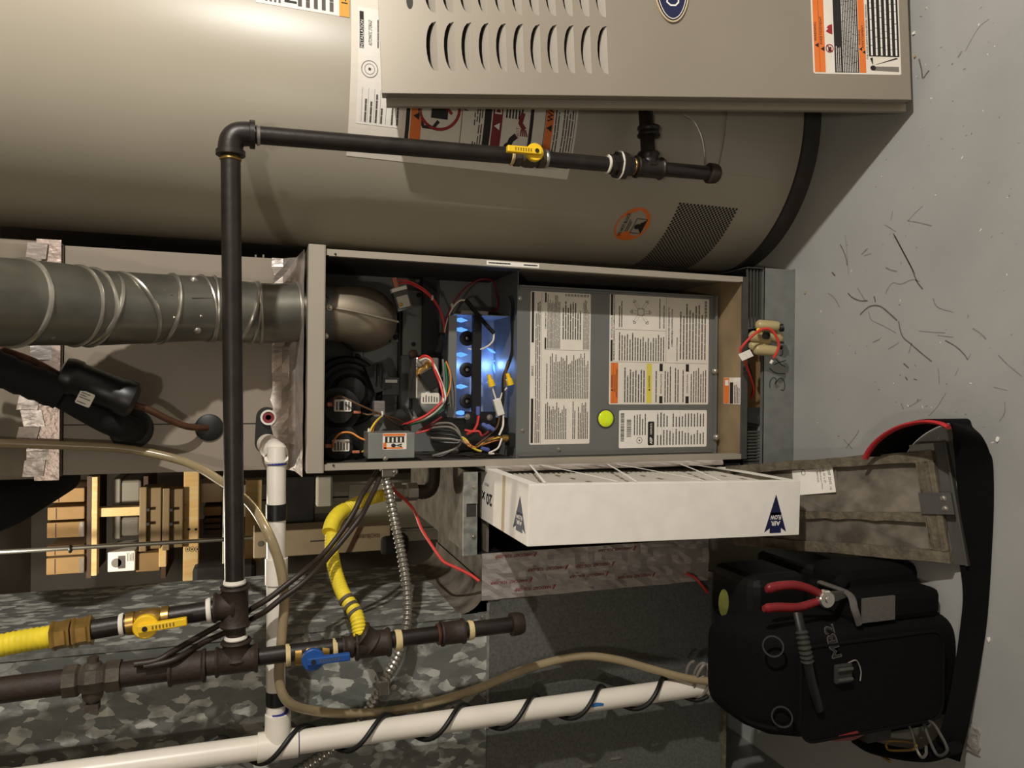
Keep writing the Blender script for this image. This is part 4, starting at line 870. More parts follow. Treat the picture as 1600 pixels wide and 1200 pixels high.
c = at(133, 623, .018); e1 = (at(146,614,.018)-at(126,606,.018)).normalized(); e1 = (at(148,615,.02)-at(128,607,.02)).normalized(); e2 = e1.cross(V((0,-1,0))).normalized(); mp = plane_map(c, e1, e2 if e1.cross(e2).y < 0 else -e2)
st = sticker('tag', mp, fd, -.013, -.013, .013, .013, 'label_white', .003, .001); D = Decal(mp); D.lines(-.010, -.011, .010, .011, 5, 'ink_soft', 98, .35, .0016, .6, 3); D.build('print', st)
cl_ = thing('liquid_line', at(270, 650, .10), 'thin bare copper refrigerant line bending into the coil case', 'copper line')
obj('tube', tube(B(), PT([(205,632,.07),(232,640,.08),(262,655,.10),(295,667,.13),(327,668,.172)]), .0068, 12, 8), 'copper', cl_, smooth=True); obj('tube', tube(B(), PT([(-40,530,.02),(10,550,.03),(50,565,.04),(92,588,.05)]), .0085, 12, 8), 'copper', cl_, smooth=True)
# ================================================================== return duct, boot and filter cabinet (left of the furnace)
duct = thing('return_duct', (-.83, .22, .18), 'galvanized sheet metal return duct with a mottled surface, left of the furnace', 'duct')
DX = at(760, 957, 0).x; DZ = XZ(762, 1000, 0)[1]; BZ0 = XZ(1128, 1000, 0)[1]; BXR = -.507
obj('front_sheet', box(B(), -1.16, DX, 0, .0016, DZ+.001, 2.45), 'galv_big', duct)
obj('side_sheet', box(B(), DX-.0016, DX, .0017, .46, DZ+.06, 2.45), 'galv_big', duct)
obj('corner_fold', box(B(), DX-.006, DX+.0015, -.0022, .010, DZ+.06, 2.45), 'galv', duct)
obj('back_sheet', box(B(), -1.16, DX-.002, .458, .46, DZ+.06, 2.45), 'galv_big', duct)
bm = B(); pr = None; R_ = .058
for k in range(9):
    t = math.pi/2*k/8; x = DX + R_ - R_*math.cos(t); z = DZ+.06+.004 - R_*math.sin(t)
    r = [bm.verts.new((x, .002, z)), bm.verts.new((x, .46, z))]
    if pr: bm.faces.new((pr[0], pr[1], r[1], r[0]))
    pr = r
obj('throat', bm, 'dirty_metal', duct, smooth=True)
boot = obj('boot', box(B(), -1.16, BXR, 0, .0016, BZ0, DZ), 'boot_grey', duct, label='finely speckled grey lower boot of the duct')
obj('boot_bottom', box(B(), -1.0, BXR, -.010, .46, BZ0-.008, BZ0), 'dusty_gasket', duct)
obj('boot_top', box(B(), DX+R_-.004, -.236, .012, .46, DZ-.004, DZ+.002), 'dirty_metal', duct)
obj('boot_seam', box(B(), DX-.25, DX+.02, -.003, .0, DZ-.003, DZ+.003), 'galv', duct)
p = at(755, 965, -.002); obj('joint_clip', box(B(), p.x-.022, p.x+.012, -.004, 0, p.z-.012, p.z+.012), 'galv', duct); screw(duct, at(754, 965, -.004), (0,-1,0), .0045)
bm = B()
for xa, ya, xb, yb in ((595,1000,440,1090), (800,1185,835,1182)): pass
for k, (x, y) in enumerate(((962,1184), (917,1197), (615,1074))):
    p = at(x, y, 0); bm = B(); box(bm, p.x-.003, p.x+.003, -.0022, 0, p.z-.013, p.z+.013) if k < 2 else turned(bm, p, (0,-1,0), [(0,.007),(.002,.007),(.003,.004)], 12); obj('drive_cleat' if k < 2 else 'bolt_head', bm, 'zinc', duct)
obj('foot_angle', box(B(), -1.12, -1.005, -.02, .25, .0, BZ0-.009), 'galv_plain', duct)
obj('side_sheet', box(B(), -1.1616, -1.16, .0, .46, BZ0, 2.45), 'galv_big', duct); obj('boot_back', box(B(), -1.16, BXR, .458, .46, BZ0, DZ), 'boot_grey', duct)

cab = thing('filter_cabinet', (-.325, .3, .13), 'narrow metal filter cabinet between the furnace and the duct, open at the front', 'cabinet')
CX0, CX1, CZ1, CZ0 = -.412, -.234, .836, .150
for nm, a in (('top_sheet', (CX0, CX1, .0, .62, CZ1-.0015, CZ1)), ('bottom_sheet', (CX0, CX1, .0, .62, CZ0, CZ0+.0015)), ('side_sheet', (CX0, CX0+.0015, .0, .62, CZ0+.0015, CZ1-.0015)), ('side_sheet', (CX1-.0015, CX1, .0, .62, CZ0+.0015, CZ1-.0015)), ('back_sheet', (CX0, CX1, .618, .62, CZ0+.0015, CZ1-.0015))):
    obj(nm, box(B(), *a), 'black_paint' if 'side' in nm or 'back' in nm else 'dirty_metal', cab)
ra, rb = XZ(724, 800, -.004)[1], XZ(746, 800, -.004)[1]; h0, h1 = XZ(735, 808, -.004)[0], XZ(735, 787, -.004)[0]
bm = B(); box(bm, CX0, CX1, -.004, 0, ra-.007, ra); box(bm, CX0, h0, -.004, 0, rb, ra-.007); box(bm, h1, CX1, -.004, 0, rb, ra-.007); box(bm, CX0, CX1, -.001, 0, rb, ra-.007); rail = obj('top_rail', bm, 'galv', cab, label='galvanized top rail with a square latch hole')
for x, y in ((740,760), (740,838)): screw(rail, at(x, y, -.004), (0,-1,0), .004)
obj('latch_hole', box(B(), h0, h1, -.0015, -.001, rb+.002, ra-.008), 'dark_interior', rail)
# crumpled foil tape over the joint between cabinet and boot
def crumple(name, x0, x1, z0, z1, y, nx, nz, amp, mat, parent, seed, label=None):
    bm = B(); R2 = random.Random(seed); g = [[bm.verts.new((x0+(x1-x0)*i/nx, y - R2.uniform(0, amp) - (.002 if 0 < i < nx else 0), z0+(z1-z0)*j/nz)) for j in range(nz+1)] for i in range(nx+1)]
    for i in range(nx):
        for j in range(nz): bm.faces.new((g[i][j], g[i+1][j], g[i+1][j+1], g[i][j+1]))
    return obj(name, bm, mat, parent, label=label)
fz0 = XZ(1105, 900, 0)[1]
tp_ = crumple('foil_tape', BXR-.004, CX0+.002, fz0, .806, -.001, 9, 34, .0045, 'foil', cab, 4, 'crumpled printed foil tape sealing the cabinet joint')
crumple('foil_tape', CX1-.001, -.2222, .20, .80, -.0005, 3, 30, .003, 'foil', cab, 5)
for z, x, sz in ((.735, -.418, .007), (.66, -.452, .007), (.745, -.474, .006), (.69, -.493, .0075), (.545, -.452, .007), (.56, -.474, .006), (.49, -.420, .006), (.44, -.485, .0065)):
    D = Decal(plane_map((0, -.0085, 0), (0,0,1), (-1,0,0)))
    D.text('HARDCAST  FOIL-GRIP', z, -x, sz, 'ink_darkred', .0, width=.085, bold=.02); D.text('1402', z+.025, -x-.007, .004, 'ink_darkred', .0)
    D.poly([(z-.055, -x-.005), (z-.051, -x-.005), (z-.046, -x+.006), (z-.050, -x+.004)], 'ink_red', .0); D.build('tape_print', tp_)

# air filter, pulled half way out
flt = thing('air_filter', (-.285, .05, .192), 'thick white cardboard pleated air filter slid half out of its cabinet', 'air filter')
fx0, fx1 = -.341, -.228; fy0, fy1 = -.262, .355; fz1 = .797; fzb = .192
obj('front_board', box(B(), fx0, fx1, fy0, fy0+.003, fzb, fz1), 'white_card', flt, bevel=.0008)
obj('back_board', box(B(), fx0, fx1, fy1-.003, fy1, fzb, fz1), 'white_card', flt)
obj('top_board', box(B(), fx0, fx1, fy0+.003, fy1-.003, fz1-.003, fz1), 'white_card', flt, bevel=.0006)
obj('bottom_board', box(B(), fx0, fx1, fy0+.003, fy1-.003, fzb, fzb+.003), 'white_card', flt)
bm = B()
for x in (fx0, fx1-.0015):
    box(bm, x, x+.0015, fy0+.003, fy0+.020, fzb+.003, fz1-.003)
    box(bm, x, x+.0015, fy1-.020, fy1-.003, fzb+.003, fz1-.003); box(bm, x, x+.0015, fy0+.02, fy1-.02, fz1-.022, fz1-.003); box(bm, x, x+.0015, fy0+.02, fy1-.02, fzb+.003, fzb+.022)
o = obj('face_rim', bm, 'white_card', flt); o['kind'] = 'stuff'
bm = B(); npl = 46; pr = None
for k in range(npl*2+1):
    z = fzb+.02 + (fz1-fzb-.04)*k/(npl*2); x = fx1-.010 if k % 2 else fx0+.010
    r = [bm.verts.new((x, fy0+.006, z)), bm.verts.new((x, fy1-.006, z))]
    if pr: bm.faces.new((pr[0], pr[1], r[1], r[0]))
    pr = r
obj('pleats', bm, 'white_plastic', flt, label='tightly folded white pleats')
for k in range(3):
    za = fzb + .04 + k*.19; bm = B()
    for s in (1, -1):
        P = [V((fx1 + .002 + .006*math.sin(math.pi*t), fy0+.012+(fy1-fy0-.03)*t, (za if s > 0 else za+.15) + s*.15*t)) for t in (0, .15, .35, .6, .8, 1)]
        tube(bm, P, .0026, 6, 3, flat=(1, .25), up=(0,0,1))
    obj('lattice_strap', bm, 'white_card', flt, smooth=True)
mpt = plane_map((0, 0, fz1), (0,1,0), (-1,0,0)); D = Decal(mpt)       # u away from the viewer, v to the left
def arrow(D, u, v, k, L):                                            # points to -v (towards the furnace)
    D.poly([(u-.035*k, v+L*.5), (u, v-L*.5), (u+.0, v+L*.28)], 'ink_navy', .0004); D.poly([(u+.035*k, v+L*.5), (u+.0, v+L*.28), (u, v-L*.5)], 'ink_navy', .0004)
    D.rect(u-.018*k, v-L*.02, u+.018*k, v+L*.52, 'ink_navy', .0005); D.poly([(u-.018*k, v+L*.06), (u+.018*k, v+L*.06), (u, v-L*.4)], 'ink_navy', .0005)
    D.text('AIR', u, v+L*.27, L*.12, 'ink_white', .0009, width=.030*k, bold=.03); D.text('FLOW', u, v+L*.11, L*.12, 'ink_white', .0009, width=.034*k, bold=.03)
arrow(D, onz(812, 800, fz1).y, .288, 1.0, .066); D.build('arrow_print', flt); D = Decal(mpt); D.rect(onz(786, 800, fz1).y-.010, .2285, onz(786, 800, fz1).y+.008, .3405, 'cardboard_pale', .0002); D.build('paper_tape', flt); D = Decal(mpt)
yy = onz(766, 800, fz1).y; D.text('20 x', yy+.025, .292, .026, 'ink', .0005, width=.075, bold=.03); D.text('REPLACE', yy+.03, .262, .006, 'ink_soft', .0005); D.build('top_print', flt)
mpf_ = plane_map((0, fy0, 0), (0,0,1), (-1,0,0)); D = Decal(mpf_); za = at(1212, 800, fy0); arrow(D, za.z, -at(1212, 793, fy0).x, .78, .078); D.build('front_print', flt)
flt.location.x -= .013; flt.rotation_euler.y = .0215

# dirty cabinet door leaning out over the floor
TL, TR = at(1150, 850, -.030), at(1140, 728, -.030); BL, BR = onz(1490, 880, .020), onz(1460, 704, .020)
def cmap(s, t, h):
    p = (BL*(1-s)+BR*s)*(1-t) + (TL*(1-s)+TR*s)*t; return p + cnn*h
cnn = (BR-BL).cross(TL-BL).normalized()
if cnn.z < 0: cnn = -cnn
cdoor = thing('cabinet_door', (BL+BR)/2, 'dirty grey filter cabinet door with dusty gaskets, propped against the cabinet', 'cabinet door')
def cslab(s0, s1, t0, t1, h0, h1, bm=None, n=1):
    bm = bm or B(); g = []
    for i in range(n+1):
        t = t0+(t1-t0)*i/n; g.append([bm.verts.new(cmap(s, t, h)) for s, h in ((s0,h0),(s1,h0),(s1,h1),(s0,h1))])
    for a, b in zip(g, g[1:]):
        for k in range(4): bm.faces.new((a[k], a[(k+1)%4], b[(k+1)%4], b[k]))
    bm.faces.new(g[0]); bm.faces.new(g[-1]); return bm
obj('sheet', cslab(.03, .97, .02, 1, .0, .002), 'dirty_metal', cdoor)
for nm, a in (('edge_gasket', (.0,.11,.0,1)), ('edge_gasket', (.90,1,.0,1)), ('edge_gasket', (.11,.90,.0,.07)), ('inner_gasket', (.36,.44,.05,.68))):
    bm = cslab(*a, .002, .014, n=14); Rg = random.Random(len(nm)*7 + int(a[0]*10))
    for v in bm.verts: v.co += V((Rg.uniform(-1,1), Rg.uniform(-1,1), Rg.uniform(-1,1)))*.0016
    obj(nm, bm, 'dusty_gasket', cdoor, smooth=True)
obj('crease', cslab(.45, .88, .43, .44, .002, .0045), 'dirty_metal', cdoor)
obj('back_tray', cslab(-.01, 1.07, -.05, .0, -.004, -.001), 'dark_grey_metal', cdoor)
obj('tray_corner', cslab(1.0, 1.07, .0, .10, -.004, -.001), 'galv_plain', cdoor)
obj('tray_lip', cslab(-.01, 1.07, -.058, -.050, -.004, .010), 'dark_grey_metal', cdoor)
br = obj('latch_bracket', cslab(.43, .62, -.05, .075, .014, .019), 'dark_grey_metal', cdoor)
for s in (.48, .57): screw(br, cmap(s, -.02, .019), cnn, .004)
s0, t0 = .60, .56
c0 = cmap(.915, .60, .0022); e1 = (BL-BR).normalized(); e2 = (BL-TL); e2 = (e2 - e1*e2.dot(e1)).normalized(); mp = plane_map(c0, e1, e2); mp0 = mp
if e1.cross(e2).dot(cnn) < 0: mp = (lambda f: lambda a, b, h: f(a, b, -h))(mp0)
st = sticker('filter_label', mp, cdoor, .0, -.03, .058, .070, 'label_bright', .0015, .0006, label='cream filter size label'); D = Decal(mp)
D.text('1100F 2010  re', .004, .058, .0062, 'ink', .001, center=False, width=.048); D.text('size 20" x 25"', .004, .047, .0045, 'ink_soft', .001, center=False, width=.034); D.text('replacement Filter', .004, .040, .0045, 'ink_soft', .001, center=False, width=.046); D.text('FCBA1625', .004, .032, .0045, 'ink_soft', .001, center=False, width=.030); D.ring(.010, .002, .006, .005, .001, 'ink', .001); D.build('print', st)

# ================================================================== black iron gas piping
GY = -.150
gas = thing('gas_pipe', at(370, 1030, GY), 'black iron gas piping with tees and valves crossing in front of the furnace', 'gas pipe')
def G(x, y, Y=GY): return at(x, y, Y)
def pipe(a, b, r, mat='black_iron', name='pipe'): bm = B(); cyl(bm, a, b, r, 22); return obj(name, bm, mat, gas, smooth=True)
def fitting(c, d, L, r, mat='rust_iron', name='coupling', hexa=False, rim=.0035):
    d = V(d).normalized(); bm = B(); h = L/2
    turned(bm, V(c)-d*h, d, [(0, r*.86), (0, r*1.10), (rim, r*1.12), (rim*2, r), (L-rim*2, r), (L-rim, r*1.12), (L, r*1.10), (L, r*.86)], 6 if hexa else 24); return obj(name, bm, mat, gas, smooth=not hexa)
def tee(c, run, br, L, r, mat='rust_iron'):
    run = V(run).normalized(); br = V(br).normalized(); bm = B(); h = L/2; rim = .004
    for d0, d, l in ((V(c)-run*h, run, L), (V(c), br, h)):
        turned(bm, d0, d, [(0, r*1.10), (rim*.8, r*1.16), (rim*2, r), (l-rim*2, r), (l-rim*.8, r*1.16), (l, r*1.10)], 24)
    return obj('tee', bm, mat, gas, smooth=True)
def collar(p, d, r, mat='pipe_dope', L=.006): bm = B(); d = V(d).normalized(); turned(bm, V(p)-d*L/2, d, [(0, r), (L*.3, r*1.06), (L, r*.98)], 18); return obj('thread_seal', bm, mat, gas, smooth=True)
T1 = G(367, 947); E1 = G(360, 207); E1 = V((E1.x, GY, T1.z + (E1.z-T1.z))); rH = .0165
hd = (E1-T1).normalized()
pipe(T1, E1 - hd*.03, rH)
bm = B(); vd = (G(980, 259) - G(395, 200)).normalized(); dn_ = (G(960,258)-G(400,202)).normalized()
bend = [E1 - hd*.036, E1 - hd*.026, E1 - hd*.012 + dn_*.003, E1 - hd*.003 + dn_*.012, E1 + dn_*.026, E1 + dn_*.036]
tube(bm, bend, .021, 22, 6); el = obj('elbow', bm, 'black_iron', gas, smooth=True)
for p, d in ((E1 - hd*.036, hd), (E1 + dn_*.036, dn_)): bm = B(); turned(bm, p - d*.005, d, [(0, .022), (.001, .0245), (.009, .0245), (.010, .022)], 22); obj('elbow_rim', bm, 'black_iron', el, smooth=True)
collar(E1 - hd*.046, hd, .0175, 'brass'); collar(E1 + dn_*.046, dn_, .0175, 'zinc')
V1 = G(826, 246); U1 = G(966, 258); T3 = G(1013, 262); C1 = G(1113, 271)
pipe(E1 + dn_*.03, V1 - dn_*.03, rH*.96); d2 = (C1-V1).normalized(); pipe(V1 + d2*.02, C1, rH*.90)
# appliance valve with a yellow lever
def valve(c, d, handle, hmat, bmat, lever=-1, L=.062, r=.0185, lev=.058):
    d = V(d).normalized(); bm = B(); h = L/2
    turned(bm, V(c)-d*h, d, [(0, r*.95), (.001, r*1.05), (.012, r*1.05), (.014, r*.9), (.022, r*1.08), (L-.022, r*1.08), (L-.014, r*.9), (L-.012, r*1.05), (L, r*1.0)], 22); vb = obj('valve_body', bm, bmat, gas, smooth=True)
    n = V((0,-1,0)); s = d.cross(n).normalized(); hc = V(c) + n*(r*1.1)
    bm = B(); turned(bm, hc, n, [(0, .010), (.008, .010), (.008, handle), (.016, handle), (.018, handle*.9), (.018, 0)], 28); hb = obj('valve_handle', bm, hmat, vb, smooth=True)
    bm = B(); q = hc + n*.020; obox(bm, q + d*lever*lev*.42, d*lev*.60, n*.006, s*.0065); lv_ = obj('lever', bm, hmat, hb, bevel=.002)
    bm = B(); turned(bm, q + n*.0062, n, [(0, .0042), (.0012, .0042)], 12); obj('lever_screw', bm, 'ink', hb)
    D = Decal(plane_map(q + n*.0061, d*(-lever) if False else d, n.cross(d) if d.cross(n.cross(d)).dot(n) > 0 else -n.cross(d)))
    for k in range(7): D.rect(lever*(.012+.0052*k)-.0012, -.003, lever*(.012+.0052*k)+.0012, .003, 'ink_soft' if hmat == 'blue_plastic' else 'brass', .0004)
    D.build('embossing', hb); return vb
valve(V1, d2, .0175, 'yellow_plastic', 'old_iron', -1)
collar(V1 - d2*.036, d2, .0178, 'pipe_dope'); collar(V1 + d2*.036, d2, .0175, 'zinc')
# union
bm = B(); turned(bm, U1 - d2*.020, d2, [(0, .017), (.002, .021), (.014, .021), (.014, .028), (.036, .028), (.038, .021), (.052, .020), (.052, .017)], 8); obj('union', bm, 'black_iron', gas); collar(U1 - d2*.024, d2, .0185, 'ptfe', .005); collar(U1 + d2*.001, d2, .0285, 'ptfe', .004); collar(T3 - d2*.036, d2, .0180, 'brass')
tee(T3, d2, (1, 0, 0), .062, .0205, 'black_iron'); pipe(T3 + V((.02,0,0)), T3 + V((.17,.02,0)), rH*.92); fitting(T3 + V((.075,0,0)), (1,0,0), .020, .0215, 'black_iron')
bm = B(); turned(bm, C1 - d2*.012, d2, [(0, .0185), (.002, .0215), (.012, .0215), (.020, .0205), (.024, .0180), (.025, 0)], 22); obj('pipe_cap', bm, 'rust_iron', gas, smooth=True)
# manifold on the left
ML = [G(x, y) for x, y in ((-120,1096), (145,1060), (370,1032), (806,975))]; md = (ML[3]-ML[2]).normalized(); mu = (ML[0]-ML[1]).normalized()
def mp_(x): return G(x, 1076 - (x+0)*.1275 + (0 if x < 600 else 1))
T2 = G(370, 1031)
pipe(G(-120, 1094), T2, .0205, 'rust_iron'); pipe(T2, G(800, 975.5), rH*.92)
# plug valve
c = G(145, 1060); d = (G(225,1050)-G(50,1072)).normalized(); bm = B(); turned(bm, c - d*.042, d, [(0, .022), (.001, .027), (.020, .027), (.024, .022), (.034, .026), (.050, .026), (.060, .022), (.064, .027), (.084, .027), (.084, .022)], 8); pv = obj('plug_valve', bm, 'old_iron', gas)
s = V((1,0,0)); bm = B(); turned(bm, c - s*.045, s, [(0, .008), (.010, .008), (.010, .013), (.018, .016), (.060, .019), (.064, .016), (.070, .013), (.072, .009), (.080, .009), (.082, 0)], 14); obj('plug', bm, 'old_iron', pv, smooth=True); bm = B(); obox(bm, c - s*.046, s*.006, V((0,.010,0)), V((0,0,.010))); obj('square_head', bm, 'old_iron', pv)
fitting(G(293, 1043), d, .058, .0255, 'rust_iron', 'reducer'); collar(G(268, 1046), d, .0225, 'copper', .010)
tee(T2, d, (T1-T2), .070, .0225, 'rust_iron'); collar(T2 + (T1-T2).normalized()*.040, T1-T2, .0185, 'ptfe', .007); pipe(T2, T1, rH, 'rust_iron')
tee(T1, hd, (0, 0, 1), .070, .0225, 'rust_iron'); collar(T1 + hd*.042, hd, .0182, 'ptfe', .008)
# branch up to the yellow hose
N1 = G(300, 942); ud = V((0,0,1)); B0 = T1 + V((0,0,.03)); VB = G(232, 960)
VB = V((B0.x-.012, GY, VB.z)); bd = (VB-T1).normalized()
collar(T1 + bd*.042, bd, .0200, 'ptfe', .008); pipe(T1 + bd*.03, VB, rH*.98)
valve(VB, bd, .0195, 'yellow_plastic', 'brass', -1, .066, .0185, .062)
NB = G(165, 962); NB = VB + bd*((NB.z-VB.z)/bd.z); pipe(VB + bd*.03, NB + bd*.03, .0160); collar(VB + bd*.040, bd, .0182, 'ptfe', .007)
for x in (130, 97): c = VB + bd*((G(x, 966).z-VB.z)/bd.z); fitting(c, bd, .028, .0225, 'brass', 'flare_nut', True)
HB = VB + bd*((G(80, 970).z-VB.z)/bd.z)
# lower manifold: blue valve, tee to the yellow connector, coupling, cap
VC = G(487, 1020.5); valve(VC, d, .0195, 'blue_plastic', 'brass', 1, .060, .0175, .062); collar(G(450, 1023.5), d, .0185, 'pipe_dope', .008); collar(G(523, 1014), d, .0180, 'pipe_dope', .008)
fitting(G(543, 1010.5), d, .020, .0185, 'rust_iron', 'nipple')
T4 = G(582, 1006); tee(T4, d, (.35, .0, .45), .064, .0235, 'rust_iron'); collar(G(622, 1000), d, .0185, 'pipe_dope', .012)
fitting(G(707, 988), d, .046, .0215, 'rust_iron'); collar(G(735, 984.5), d, .0178, 'pipe_dope', .010); collar(G(685, 991), d, .0195, 'copper', .006)
C4 = G(808, 974.5); bm = B(); turned(bm, C4 - d*.014, d, [(0, .0185), (.001, .0225), (.010, .0225), (.020, .0215), (.026, .0190), (.027, 0)], 22); obj('pipe_cap', bm, 'rust_iron', gas, smooth=True)

# yellow gas hoses
hose = obj('gas_hose', ringed(B(), [HB - bd*.0, HB + bd*.05, HB + bd*.14 + V((-.006,0,0)), HB + bd*.30 + V((-.012,.0,0))], .0185, .0080, .0016, 18, 4), 'yellow_hose', smooth=True); tag(hose, 'bright yellow corrugated gas hose running up from the brass nuts', 'gas hose')
b4 = V((.35,.0,.45)).normalized()
cn_ = thing('gas_connector', at(560, 985, -.15), 'yellow flexible gas connector looping from the lower tee to the furnace side', 'gas hose')
obj('hose', ringed(B(), [T4 + b4*.028] + PT([(556,960,-.13),(535,925,-.08),(522,885,-.04),(518,850,-.01),(524,815,.03),(545,793,.07),(575,780,.11),(606,772,.14)]), .0142, .0062, .0017, 14, 4), 'yellow_hose', cn_, smooth=True)
for x0, y0, x1, y1, Y0, Y1 in ((520,850,525,812,-.02,.03),):
    obj('sleeve', tube(B(), PT([(515,832,-.0),(520,815,.02),(530,802,.04),(538,797,.055)]), .0155, 14, 6), 'yellow_hose', cn_, smooth=True)
sl = PT([(560,970,-.138),(548,948,-.11)])
for k, (x, y, Y) in enumerate(((555,958,-.128), (548,948,-.115), (541,937,-.10))):
    p = at(x, y, Y); dd = (at(x-8, y-12, Y+.012)-p).normalized(); bm = B(); turned(bm, p - dd*.003, dd, [(0, .0146), (.0005, .0152), (.006, .0152), (.0065, .0146)], 16); obj('band', bm, 'dusty_gasket', cn_, smooth=True)
pf = at(630, 769, .15); fd_ = V((0,0,-1))
bm = B(); turned(bm, pf + V((0,0,.024)), fd_, [(0, .016), (.001, .0215), (.020, .0215), (.022, .017), (.030, .017), (.034, .0205), (.056, .0205), (.058, .016)], 6); obj('end_nut', bm, 'zinc', cn_)
obj('entry_pipe', tube(B(), [pf + V((0,0,-.030)), pf + V((.0,0,-.055)), pf + V((.02,0,-.068)), pf + V((.078,0,-.070))], .0165, 16, 5), 'rust_iron', cn_, smooth=True)

# ================================================================== drain pipe
PV = -.085; rp_ = .0185
pvc = thing('drain_pipe', at(440, 1140, PV), 'white plastic drain pipe with a tee, standing in front of the duct', 'drain pipe')
eA = at(432, 690, PV); eT = at(431, 1135, PV-.0)
obj('pipe', cyl(B(), eA + V((-.01,0,0)), eT, rp_*.93, 24), 'pvc', pvc, smooth=True)
c1_ = V((c1.x, CY-.03, c1.z-.003))
bm = B(); tube(bm, [V((c1_.x, CY-.032, c1_.z)), V((c1_.x, PV+.06, eA.z+.004)), V((c1_.x-.001, PV+.022, eA.z)), V((c1_.x-.012, PV+.004, eA.z)), V((eA.x-.030, PV, eA.z))], .0215, 22, 6); obj('elbow', bm, 'pvc', pvc, smooth=True)
bm = B(); p = at(432, 722, PV); turned(bm, p, (-1,0,0), [(0, .0195), (.004, .0195), (.005, .018)], 22); obj('primer_ring', bm, 'primer_blue', pvc, smooth=True)
bm = B(); p = at(432, 872, PV); q = at(432, 912, PV); cyl(bm, p, q, .0205, 24); obj('coupling', bm, 'pvc', pvc, smooth=True)
for y0, y1 in ((787, 812), (1078, 1100)):
    bm = B(); cyl(bm, at(432, y0, PV), at(432, y1, PV), .0192, 22); obj('tape_band', bm, 'black_tape', pvc, smooth=True)
pd_top = at(180, 1203, PV); pd_bot = at(1096, 1072, PV); pt = at(434, 1164, PV); pdn = (pd_bot-pt).normalized()
obj('pipe', cyl(B(), pt - pdn*.5, V((pd_bot.x, PV, .10)), .0215, 26), 'pvc', pvc, smooth=True)
bm = B(); turned(bm, pt - pdn*.036, pdn, [(0, .0215), (.0005, .0262), (.072, .0262), (.0725, .0215)], 26); te = obj('tee', bm, 'pvc', pvc, smooth=True)
bm = B(); turned(bm, pt, (1,0,0), [(0, .024), (.030, .024), (.038, .0235), (.060, .0235), (.0605, .018)], 24); obj('tee_branch', bm, 'pvc', te, smooth=True)
bm = B(); turned(bm, pt + V((.0605,0,0)), (1,0,0), [(0, .0192), (.003, .0192)], 22); obj('primer_ring', bm, 'primer_blue', pvc, smooth=True); bm = B(); turned(bm, pt + pdn*.036, pdn, [(0, .0220), (.002, .0220)], 24); obj('primer_ring', bm, 'primer_blue', pvc, smooth=True)
pb = at(928, 1094, PV); D = Decal(lambda a, b, h: V((pd_bot.x + .0217*math.sin(a/.0217), PV - .0219*math.cos(a/.0217), b)))
zc = pb.z; D.poly([(-.002, zc+.016), (.005, zc+.014), (.008, zc+.002), (.003, zc-.013), (-.002, zc-.012), (-.001, zc)], 'blue_ink', .0004); D.build('ink_smudge', pvc)

# clear vinyl tube
vt = obj('vinyl_tube', tube(B(), PT([(-60,688,.135),(0,692,.135),(100,696,.135),(200,702,.13),(290,722,.11),(345,752,.03),(388,785,-.06),(415,825,-.120),(434,872,-.127),(444,930,-.124),(440,1000,-.122),(436,1060,-.122),(452,1098,-.12),(500,1112,-.08),(570,1114,-.045),(650,1104,-.035),(740,1078,-.03),(820,1046,-.03),(900,1026,-.04),(960,1030,-.06),(1020,1046,-.08),(1075,1060,-.105),(1122,1066,-.12)]), .0088, 14, 10), 'vinyl', smooth=True); tag(vt, 'translucent tan vinyl tube snaking down past the white drain pipe', 'tube')
# power cord wound round the drain pipe
P = []; zt_, zb_ = at(395, 1190, PV).z + .06, at(1085, 1075, PV).z - .02
turns = 6.6; nn = 150
for k in range(nn+1):
    t = k/nn; z = zt_ + (zb_-zt_)*t; a = 2*math.pi*turns*t + 3.6; xa = pt.x + (pd_bot.x-pt.x)*((z-pt.z)/(pd_bot.z-pt.z))
    rr = .0275; P.append(V((xa - rr*math.cos(a), PV - rr*math.sin(a)*1.0, z)))
P = [P[0] + V((-.05,-.0,.10)), P[0] + V((-.02,-.0,.04))] + P
cord = obj('power_cord', tube(B(), P, .0048, 10, 1), 'black_rubber', smooth=True); tag(cord, 'black power cord wound in a spiral around the white drain pipe', 'cord')
P = []
for k in range(70):
    a = k*.33; P.append(at(1085 + 14*math.sin(a*.13), 1062, -.10) + V((.040*math.cos(a), .018*math.sin(a*.9), .014*math.sin(a))))
coilc = obj('coiled_wire', tube(B(), P, .0036, 8, 2), 'wire_grey', smooth=True); tag(coilc, 'small tangled coil of grey wire where the drain pipe meets the pump', 'wire')
# armored conduit
ac = thing('armored_conduit', at(606, 745, .02), 'ribbed silver flexible metal conduit hanging from the furnace side', 'conduit')
obj('conduit', ringed(B(), PT([(600,737,.03),(604,752,.03),(612,790,.03),(620,830,.025),(628,870,.01),(635,915,-.01),(637,955,-.03),(633,990,-.045),(622,1025,-.045),(600,1065,-.035),(578,1105,-.03),(555,1142,-.03),(515,1175,-.03),(460,1210,-.03),(400,1240,-.03)]), .0112, .0098, .0030, 14, 5), 'zinc', ac, smooth=True)
p = at(605, 736, .03); bm = B(); box(bm, p.x-.012, -.224, .016, .046, p.z-.014, p.z+.014); obj('clamp', bm, 'zinc', ac, bevel=.003); screw(ac, at(617, 737, .016), (0,-1,0), .0045, 'chrome')
p = at(599, 1072, -.035); bm = B(); box(bm, p.x-.015, p.x+.015, -.048, -.001, p.z-.010, p.z+.010); obj('strap_clamp', bm, 'zinc', ac, bevel=.002)
